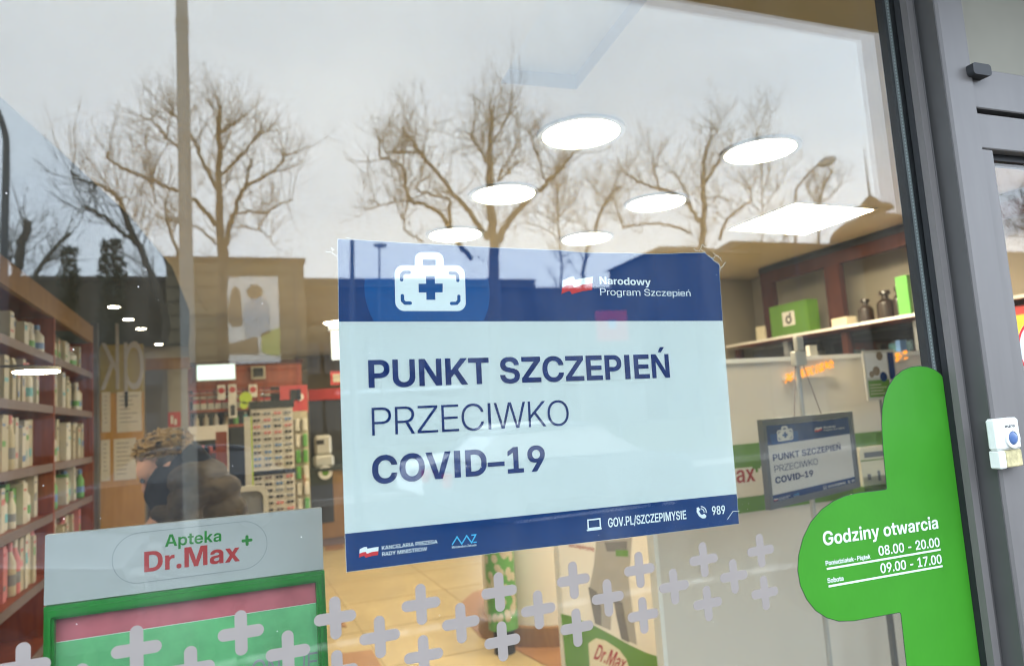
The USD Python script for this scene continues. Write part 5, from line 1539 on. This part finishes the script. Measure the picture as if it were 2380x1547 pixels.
# middle tree
tree(t2, 23, [
    ([(1030, 2250), (1020, 1900), (1010, 1560), (1005, 1380), (992, 1200), (985, 950), (992, 800), (1000, 638)], 0.40, 0.085),
    ([(1040, 1400), (1080, 1300), (1150, 1220), (1300, 1075), (1430, 945), (1470, 890), (1522, 858)], 0.21, 0.06),
    ([(1298, 1040), (1275, 930), (1235, 830), (1218, 765)], 0.07, 0.04),
    ([(975, 1390), (870, 1230), (750, 1095), (660, 975), (595, 895), (525, 810), (478, 735)], 0.17, 0.06),
    ([(600, 892), (500, 885), (395, 880)], 0.08, 0.06),
    ([(600, 895), (610, 820), (632, 745)], 0.06, 0.025),
    ([(880, 1500), (800, 1400), (740, 1300), (680, 1230), (600, 1180), (520, 1160), (500, 1080), (490, 985), (420, 930), (350, 900), (345, 800)], 0.15, 0.035),
    ([(490, 985), (482, 890), (470, 810)], 0.05, 0.02),
    ([(760, 1320), (755, 1230), (750, 1155), (660, 1130), (560, 1100), (640, 1020)], 0.10, 0.03),
    ([(968, 940), (930, 860), (895, 810), (858, 768)], 0.09, 0.06),
    ([(940, 880), (945, 820), (942, 760)], 0.05, 0.03),
    ([(1010, 820), (1060, 740), (1090, 670), (1104, 618), (1112, 520)], 0.08, 0.03),
    ([(1035, 1050), (1060, 980), (1090, 930), (1130, 870), (1162, 800)], 0.08, 0.035),
    ([(1040, 1045), (1090, 1000), (1150, 932)], 0.06, 0.05),
    ([(600, 1400), (540, 1370), (490, 1320), (480, 1230)], 0.07, 0.03),
    ([(520, 1165), (430, 1170), (350, 1185), (280, 1155)], 0.05, 0.02),
], 'largest bare pollarded tree with forked trunk mirrored above the poster', 31, 1.1)
tree(t2, 30, [
    ([(1395, 2000), (1398, 1700), (1400, 1500), (1385, 1280), (1378, 1100), (1365, 980)], 0.11, 0.035),
    ([(1385, 1300), (1310, 1250), (1240, 1210)], 0.05, 0.02),
    ([(1385, 1260), (1440, 1200), (1500, 1130)], 0.05, 0.02),
    ([(1390, 1400), (1320, 1330), (1180, 1290), (1120, 1330)], 0.05, 0.02),
    ([(1380, 1180), (1420, 1100), (1440, 1010)], 0.04, 0.015),
], 'slim young bare tree mirrored between the big tree and the right trees', 32, 1.0)
tree(t2, 27, [
    ([(1500, 2000), (1520, 1700), (1545, 1480), (1580, 1380), (1620, 1260), (1660, 1170), (1740, 1080)], 0.17, 0.05),
    ([(1580, 1370), (1540, 1310), (1500, 1280)], 0.05, 0.02),
    ([(1640, 1210), (1610, 1120), (1600, 1030)], 0.05, 0.02),
], 'leaning bare tree mirrored left of the fourth round light', 33, 0.9)
# right tree
tree(t3, 25, [
    ([(1080, 1400), (1080, 1000), (1085, 780), (1098, 600), (1092, 430), (1100, 320), (1135, 195)], 0.36, 0.06),
    ([(1100, 450), (1140, 390), (1180, 330), (1215, 265), (1268, 232)], 0.13, 0.06),
    ([(1065, 690), (1010, 590), (960, 540), (880, 500), (780, 475), (700, 440), (630, 395), (580, 300)], 0.14, 0.04),
    ([(830, 480), (810, 400), (790, 320)], 0.07, 0.03),
    ([(1020, 750), (940, 715), (870, 700), (740, 695), (620, 722), (590, 640), (570, 560)], 0.10, 0.03),
    ([(1190, 790), (1215, 700), (1270, 640), (1330, 590), (1382, 540), (1350, 430)], 0.11, 0.03),
    ([(1030, 620), (990, 520), (950, 430), (900, 380)], 0.08, 0.03),
    ([(1130, 200), (1180, 130), (1195, 60)], 0.05, 0.02),
    ([(1250, 560), (1180, 540), (1120, 560)], 0.05, 0.02),
], 'bare pollarded tree mirrored between the round lights at the right', 41, 1.0)
tree(t3, 34, [
    ([(1440, 1100), (1442, 800), (1445, 600), (1438, 420), (1430, 300), (1410, 150), (1408, 30)], 0.10, 0.015),
    ([(1440, 520), (1480, 380), (1470, 220), (1490, 90), (1498, 0)], 0.05, 0.012),
    ([(1445, 600), (1530, 480), (1600, 330)], 0.05, 0.015),
    ([(1440, 640), (1380, 560), (1330, 440)], 0.05, 0.02),
], 'tall thin bare tree mirrored right of the round light', 42, 0.8)
tree(t3, 36, [
    ([(1780, 1200), (1780, 800), (1780, 600), (1790, 540), (1820, 460), (1860, 380)], 0.20, 0.07),
    ([(1780, 580), (1730, 520), (1700, 450)], 0.09, 0.05),
    ([(1785, 570), (1850, 530), (1920, 450)], 0.08, 0.04),
    ([(1780, 560), (1765, 480), (1750, 420)], 0.07, 0.04),
], 'small dark bare tree mirrored beside the street lamp', 43, 0.8)
tree(t3, 33, [
    ([(1560, 1200), (1570, 900), (1580, 780), (1640, 690), (1700, 640)], 0.10, 0.03),
    ([(1580, 780), (1560, 690), (1545, 620)], 0.06, 0.02),
], 'low bare tree mirrored under the square light panel', 44, 0.8)

tree(lambda x, y: (x, y), 22, [
    ([(2440, 1000), (2438, 760), (2432, 640), (2420, 560), (2400, 500)], 0.2, 0.06),
    ([(2425, 580), (2390, 545), (2350, 520)], 0.09, 0.03),
    ([(2410, 530), (2380, 480), (2368, 440)], 0.08, 0.03),
    ([(2425, 570), (2450, 500), (2470, 430)], 0.08, 0.03),
    ([(2395, 548), (2365, 550), (2340, 545)], 0.04, 0.015),
], 'bare tree mirrored in the glass of the door', 51, 1.0)

# concrete pole
a, b = vp(440, 1000, 11), vp(437, -120, 11)
po = thing('concrete_pole', 'thick pale concrete lamp pole mirrored in front of the left tree', 'pole', (a[0], a[1], 0))
hz_ = b[2]
obj('shaft', tube([[a[0], a[1], 0], [a[0], a[1], hz_ / 2], [a[0], a[1], hz_]], [0.105, 0.098, 0.088], 16), 'concrete_pole', po, smooth=50)
for yy in (55, 75):
    zc = vp(440, yy, 11)[2]
    obj('band', tube([[a[0], a[1], zc], [a[0], a[1], zc + 0.05]], 0.103, 16), 'concrete_pole', po, smooth=50)


def lamp(pts, depth, r, head, label, name='street_lamp'):
    P = np.array([vp(x, y, depth) for x, y in pts])
    t = thing(name, label, 'street lamp', (P[0][0], P[0][1], 0))
    k = np.vstack([[P[0][0], P[0][1], -0.1], P[0]])
    obj('pole', tube(k, [r * 1.3, r], 10), 'pole_dark', t, smooth=50)
    obj('arm', tube(smooth_path(P, 24), np.linspace(r, r * 0.7, 24), 8), 'pole_dark', t, smooth=50)
    if head is not None:
        h0, h1 = vp(*head[0], depth), vp(*head[1], depth)
        d = h1 - h0
        prof_ = smooth_path([h0, h0 + d * 0.3, h0 + d * 0.7, h1], 10)
        obj('lantern', tube(prof_, np.array([0.06, 0.1, 0.14, 0.16, 0.17, 0.17, 0.16, 0.14, 0.1, 0.04]) * np.linalg.norm(d) / 0.9, 10), 'concrete_pole', t, smooth=50)


lamp([(1851, 600), (1850, 465), (1851, 440), (1862, 425), (1876, 408), (1905, 381)], 28, 0.075, ((1903, 384), (1943, 367)), 'curved street lamp with oval lantern mirrored above the square light panel')
lamp([(8, 620), (9, 560), (13, 400), (14, 330), (4, 285), (-20, 230)], 16, 0.08, None, 'dark street lamp pole with bent arm mirrored at the left edge')
lamp([(818, 800), (819, 700), (819, 575), (819, 556)], 12, 0.055, None, 'thin dark pole mirrored at the left end of the poster header', 'street_pole')
lamp([(881, 720), (882, 640), (882, 590), (882, 572)], 26, 0.045, ((868, 570), (900, 570)), 'thin street lamp with twin lanterns mirrored in the poster header')


# buildings
def mbox(x0, y0, x1, Y, thick):
    """A block whose front, mirrored, spans x0..x1 with its top at y0 of the picture."""
    A, B = vp(x0, y0, Y), vp(x1, y0, Y)
    return A[0], B[0], A[2], A[1]


def building(name, label, x0, x1, y0, Y, thick, m, windows=None, parapet=True):
    a, b, z, y = mbox(x0, y0, x1, Y, thick)
    t = thing(name, label, 'building', ((a + b) / 2, y, 0))
    obj('wall', bx(a, b, y - thick, y, -0.3, z - (0.25 if parapet else 0)), m, t)
    if parapet:
        obj('parapet', bx(a - 0.1, b + 0.1, y - thick - 0.1, y + 0.1, z - 0.249, z), 'roof_dark', t)
    if windows:
        rows_, cols_, wz, hz, ww = windows
        for r in range(rows_):
            for c in range(cols_):
                x = a + (b - a) * (c + 0.5) / cols_
                zz = wz + r * hz
                f = obj('window', cat_([bx(x - ww / 2, x + ww / 2, y + 0.001, y + 0.05, zz, zz + hz * 0.55)]), 'window_dark', t)
                obj('window_frame', cat_([bx(x - ww / 2 - 0.08, x + ww / 2 + 0.08, y + 0.002, y + 0.09, zz - 0.1, zz - 0.003), bx(x - 0.03, x + 0.03, y + 0.051, y + 0.07, zz, zz + hz * 0.55)]), 'facade_pale', f)
    return t, a, b, z, y


B1 = building('flat_block', 'beige flat roofed block with a big billboard mirrored behind the left tree', 385, 705, 595, 40, 14, 'facade_beige')
t, a, b, z, y = B1
for k in range(9):
    zz = z - 0.9 - 0.75 * k
    obj('cladding_joint', bx(a + 0.05, b - 0.05, y + 0.002, y + 0.03, zz, zz + 0.07), 'facade_brown', t)
obj('downpipe', tube([[b - 0.5, y + 0.12, 0], [b - 0.5, y + 0.12, z - 0.3]], 0.07, 8), 'pole_dark', t)
for k, (xx, w9, h9) in enumerate(((0.3, 0.9, 0.7), (0.62, 0.5, 1.1))):
    obj('roof_unit', bx(a + (b - a) * xx, a + (b - a) * xx + w9, y - 6, y - 5, z + 0.001, z + h9), 'grey_metal', t)
q0, q1 = vp(528, 642, 39.9), vp(652, 842, 39.9)
bb = thing('billboard', 'large pale billboard with two people on the beige block, mirrored behind the left tree', 'billboard', ((q0[0] + q1[0]) / 2, y + 0.1, q1[2]))
obj('panel', bx(q0[0], q1[0], y + 0.02, y + 0.12, q1[2], q0[2]), 'billboard_white', bb)


def bbp(pts):
    return Polygon([(lambda p: (p[0], p[2]))(vp(600 / 1.61345 + px_ / (2.5786 * 1.61345), 900 / 1.61345 + py_ / (2.5786 * 1.61345), 39.86)) for px_, py_ in pts]).buffer(0)


for nm, pts, m, lay in (('figure_shirt', ((820, 620), (900, 560), (1010, 560), (1060, 640), (1065, 900), (840, 960), (800, 800)), 'billboard_blue', 1), ('figure_head', ((840, 480), (880, 430), (950, 430), (995, 480), (985, 540), (920, 570), (850, 550)), 'billboard_brown', 2), ('second_figure', ((690, 480), (730, 440), (770, 480), (790, 620), (800, 820), (700, 840), (640, 760)), 'billboard_brown', 1), ('green_field', ((980, 900), (1160, 840), (1160, 1120), (1060, 1110), (980, 1080)), 'billboard_green', 1), ('lower_field', ((640, 1010), (940, 930), (960, 1100), (640, 1100)), 'billboard_brown', 2)):
    e = xz(bbp(pts), 0, 0.02)
    e.vertices[:, 1] = (y + 0.122 + 0.02 * lay) + e.vertices[:, 1] * 0.4
    obj(nm, e, m, bb)
B2 = building('long_low_block', 'long low grey-brown flat roofed building mirrored across the poster header', 690, 1240, 646, 46, 12, 'facade_brown', (2, 12, 1.2, 3.6, 1.6))
t, a, b, z, y = B2
gb9 = random.Random(4)
for k in range(7):
    xx = a + (b - a) * gb9.uniform(0.04, 0.95)
    obj('chimney', bx(xx, xx + gb9.uniform(0.4, 0.9), y - 5, y - 4.2, z + 0.001, z + gb9.uniform(0.4, 1.1)), 'facade_brown', t)
obj('cornice', bx(a, b, y + 0.101, y + 0.35, z - 0.6, z - 0.42), 'facade_pale', t)
obj('awning', bx(a + 2, b - 6, y + 0.11, y + 1.2, 3.4, 3.6), 'billboard_blue', t)
B3 = building('pale_house', 'pale house with small windows mirrored in the middle of the poster header', 1225, 1480, 668, 52, 12, 'facade_pale', (2, 6, 1.5, 3.2, 1.2))


def pitched(label, xs, y_e, y_r, Y, m='facade_pale', inset=0.15):
    a, b, ze, y = mbox(xs[0], y_e, xs[1], Y, 10)
    zr = vp((xs[0] + xs[1]) / 2, y_r, Y)[2]
    t = thing('pitched_roof_house', label, 'building', ((a + b) / 2, y, 0))
    obj('wall', bx(a, b, y - 9, y, -0.3, ze), m, t)
    w = b - a
    v = [[a - .4, y + .4, ze], [b + .4, y + .4, ze], [b + .4, y - 9.4, ze], [a - .4, y - 9.4, ze], [a + w * inset, y - 4.5, zr], [b - w * inset, y - 4.5, zr]]
    obj('roof', trimesh.convex.convex_hull(np.array(v) + [0, 0, 0.005]), 'roof_dark', t)
    for r in range(2):
        for c in range(5):
            x = a + w * (c + 0.5) / 5
            obj('window', bx(x - 0.5, x + 0.5, y + 0.001, y + 0.05, 1.2 + 3 * r, 2.7 + 3 * r), 'window_dark', t)


pitched('brown roofed house mirrored above the right end of the poster', (1520, 1760), 585, 548, 58, inset=0.3)
pitched('long roofed house mirrored under the square light panel', (1740, 2000), 565, 540, 62, inset=0.08)
pitched('hip roofed house mirrored behind the right tree trunk', (1590, 1720), 590, 550, 66, inset=0.4)
# domed building with spire
dY = 70
dome_c = vp(2035, 560, dY)
dr = abs(vp(2105, 560, dY)[0] - dome_c[0]) * 1.02
zd0, zd1, zl, zt_, zs_ = vp(2035, 552, dY)[2], vp(2035, 502, dY)[2], vp(2035, 486, dY)[2], vp(2035, 455, dY)[2], vp(2033, 345, dY)[2]
dm_ = thing('domed_building', 'domed building with lantern and thin spire mirrored at the right edge', 'building', (dome_c[0], -dY, 0))
obj('drum', disc([dome_c[0], -dY, zd0 / 2], dr * 1.02, zd0, 40), 'facade_brown', dm_, smooth=40)
pr = [[dr * math.cos(t), zd0 + 0.01 + (zd1 - zd0) * math.sin(t)] for t in np.linspace(0, 1.35, 12)]
obj('dome', lathe([[0, zd0 + 0.01]] + pr + [[0, pr[-1][1]]], [dome_c[0], -dY, 0], 36), 'roof_dark', dm_, smooth=40)
lr = dr * 0.36
zp = pr[-1][1]
obj('lantern', lathe([[0, zp + .01], [lr * 0.8, zp + .01], [lr * 0.75, zl - .3], [lr * 1.35, zl - .25], [lr * 1.2, zl + .2], [0, zl + .25]], [dome_c[0], -dY, 0], 24), 'roof_dark', dm_)
obj('cap', lathe([[0, zl + .26], [lr * 0.85, zl + .26], [lr * 0.55, zl + (zt_ - zl) * .5], [lr * .12, zt_], [0, zt_]], [dome_c[0], -dY, 0], 24), 'roof_dark', dm_, smooth=30)
obj('spire', tube([[dome_c[0], -dY, zt_], [dome_c[0], -dY, zs_]], [0.16, 0.04], 8), 'pole_dark', dm_)
building('dark_terrace', 'row of dark houses mirrored at the far left', -150, 395, 640, 44, 12, 'facade_brown', (2, 8, 1.0, 3.4, 1.3))
building('far_terrace', 'row of pale houses mirrored under the domed building', 1980, 2380, 575, 74, 12, 'facade_pale', (2, 10, 1.0, 3.4, 1.3))
for (xm, y0, wd, dep), lb, sd in zip(((260, 556, 46, 30), (160, 572, 36, 36)), ('small dark evergreen tree mirrored below the leaning tree', 'smaller dark evergreen tree mirrored at the far left'), (61, 62)):
    g = np.random.default_rng(sd)
    A, B = vp(xm - wd, y0, dep), vp(xm + wd, y0 + 60, dep)
    t = thing('evergreen_tree', lb, 'tree', ((A[0] + B[0]) / 2, -dep, 0))
    cx, w_, zt_e = (A[0] + B[0]) / 2, abs(B[0] - A[0]) / 2, A[2]
    obj('trunk', tube([[cx, -dep, -.1], [cx, -dep, zt_e * .8]], [.14, .04], 8), 'bark', t, smooth=50)
    n = 2000
    u = g.random(n)
    tier = np.floor(u * 5) / 5
    zz = 1.2 + u * (zt_e - 1.2)
    rr0 = w_ * (0.55 + 0.5 * ((1 - u) * .6 + (tier + .2 - u) * 2)) * np.sqrt(g.random(n))
    an = g.random(n) * 2 * np.pi
    P = np.stack([cx + rr0 * np.cos(an), -dep + rr0 * np.sin(an) * .8, zz], 1)
    d1_, d2_ = g.normal(0, 1, (n, 3)), g.normal(0, 1, (n, 3))
    d1_ *= 0.13 / np.linalg.norm(d1_, axis=1, keepdims=True); d2_ *= 0.07 / np.linalg.norm(d2_, axis=1, keepdims=True)
    v = np.stack([P - d1_, P + d2_, P + d1_, P - d2_], 1).reshape(-1, 3)
    q = np.arange(n)[:, None] * 4
    obj('crown', trimesh.Trimesh(v, np.vstack([q + [0, 1, 2], q + [0, 2, 3]]), process=False), 'evergreen', t)
A, B = vp(1385, 722, 30), vp(1462, 790, 30)
t = thing('red_flag_sign', 'red square sign with blue mark mirrored in the poster header', 'sign', ((A[0] + B[0]) / 2, -30, 0))
obj('board', bx(A[0], B[0], -30.1, -30, B[2], A[2]), 'product_red', t)
obj('mark', bx(A[0] * .62 + B[0] * .38, A[0] * .38 + B[0] * .62, -29.995, -29.98, B[2] * .6 + A[2] * .4, B[2] * .3 + A[2] * .7), 'product_blue', t)
obj('post', bx((A[0] + B[0]) / 2 - .06, (A[0] + B[0]) / 2 + .06, -30.09, -30.01, -0.1, B[2] - 0.001), 'pole_dark', t)


# parked cars
def car(label, x, y, m, flip=False, group='cars mirrored in the street'):
    t = thing('parked_car', label, 'car', (x, y, -0.13), group)
    s = -1 if flip else 1
    z0 = -0.13
    low = np.array([(-2.1, 0.28), (-2.15, 0.55), (-2.05, 0.80), (-1.2, 0.92), (1.75, 0.95), (2.1, 0.85), (2.18, 0.5), (2.1, 0.28)])
    cab = np.array([(-1.25, 0.90), (-0.55, 1.38), (-0.2, 1.46), (0.9, 1.45), (1.35, 1.33), (1.85, 0.92)])

    def hull(pts, w0, w1, zc):
        P = []
        for px_, pz in pts:
            w = w0 + (w1 - w0) * max(0, (pz - zc)) / 0.6
            P += [[x + s * px_, y - w, z0 + pz], [x + s * px_, y + w, z0 + pz], [x + s * px_ * 0.985, y - w * 0.93, z0 + pz + 0.015], [x + s * px_ * 0.985, y + w * 0.93, z0 + pz + 0.015]]
        return trimesh.convex.convex_hull(np.array(P))

    obj('body', hull(low, 0.88, 0.88, 0.2), m, t, smooth=35)
    obj('roof', hull([(-0.5, 1.40), (-0.2, 1.462), (0.9, 1.455), (1.3, 1.36)], 0.60, 0.58, 1.3), m, t, smooth=35)
    c_ = trimesh.convex.convex_hull(np.array([[x + s * px_, y + sy * (0.80 - 0.24 * (pz - 0.9) / 0.5), z0 + pz] for px_, pz in cab for sy in (-1, 1)]) * [1, 1, 1])
    c_.vertices[:, 2] -= 0.012
    obj('windows', c_, 'car_glass', t, smooth=25)
    for wx in (-1.35, 1.3):
        for wy in (-0.80, 0.80):
            w = trimesh.creation.cylinder(radius=0.32, height=0.2, sections=24); w.apply_transform(trimesh.transformations.rotation_matrix(math.pi / 2, [1, 0, 0])); w.apply_translation([x + s * wx, y + wy, z0 + 0.32])
            wp = obj('wheel', w, 'tyre', t, smooth=40)
            w = trimesh.creation.cylinder(radius=0.2, height=0.21, sections=18); w.apply_transform(trimesh.transformations.rotation_matrix(math.pi / 2, [1, 0, 0])); w.apply_translation([x + s * wx, y + wy * 1.01, z0 + 0.32])
            obj('rim', w, 'rim', wp)
    for wy in (-0.65, 0.65):
        obj('headlight', rbx(x + s * -2.16, x + s * -2.0, y + wy - 0.15, y + wy + 0.15, z0 + 0.6, z0 + 0.74, 0.02), 'lamp_lens', t)
        obj('tail_light', rbx(x + s * 2.06, x + s * 2.19, y + wy - 0.13, y + wy + 0.13, z0 + 0.62, z0 + 0.82, 0.02), 'lens_red', t)


car('dark car parked at the near kerb, mirrored low at the left', -2.75, -5.7, 'car_dark', True)
car('white car parked across the street, mirrored in the white of the poster', 5.4, -13.6, 'car_white')
car('dark car parked across the street left of the white one', -0.9, -13.6, 'car_dark')
car('dark car driving in the far lane, mirrored low in the poster', vp(1300, 1100, 10.6)[0], -10.6, 'car_dark', True)
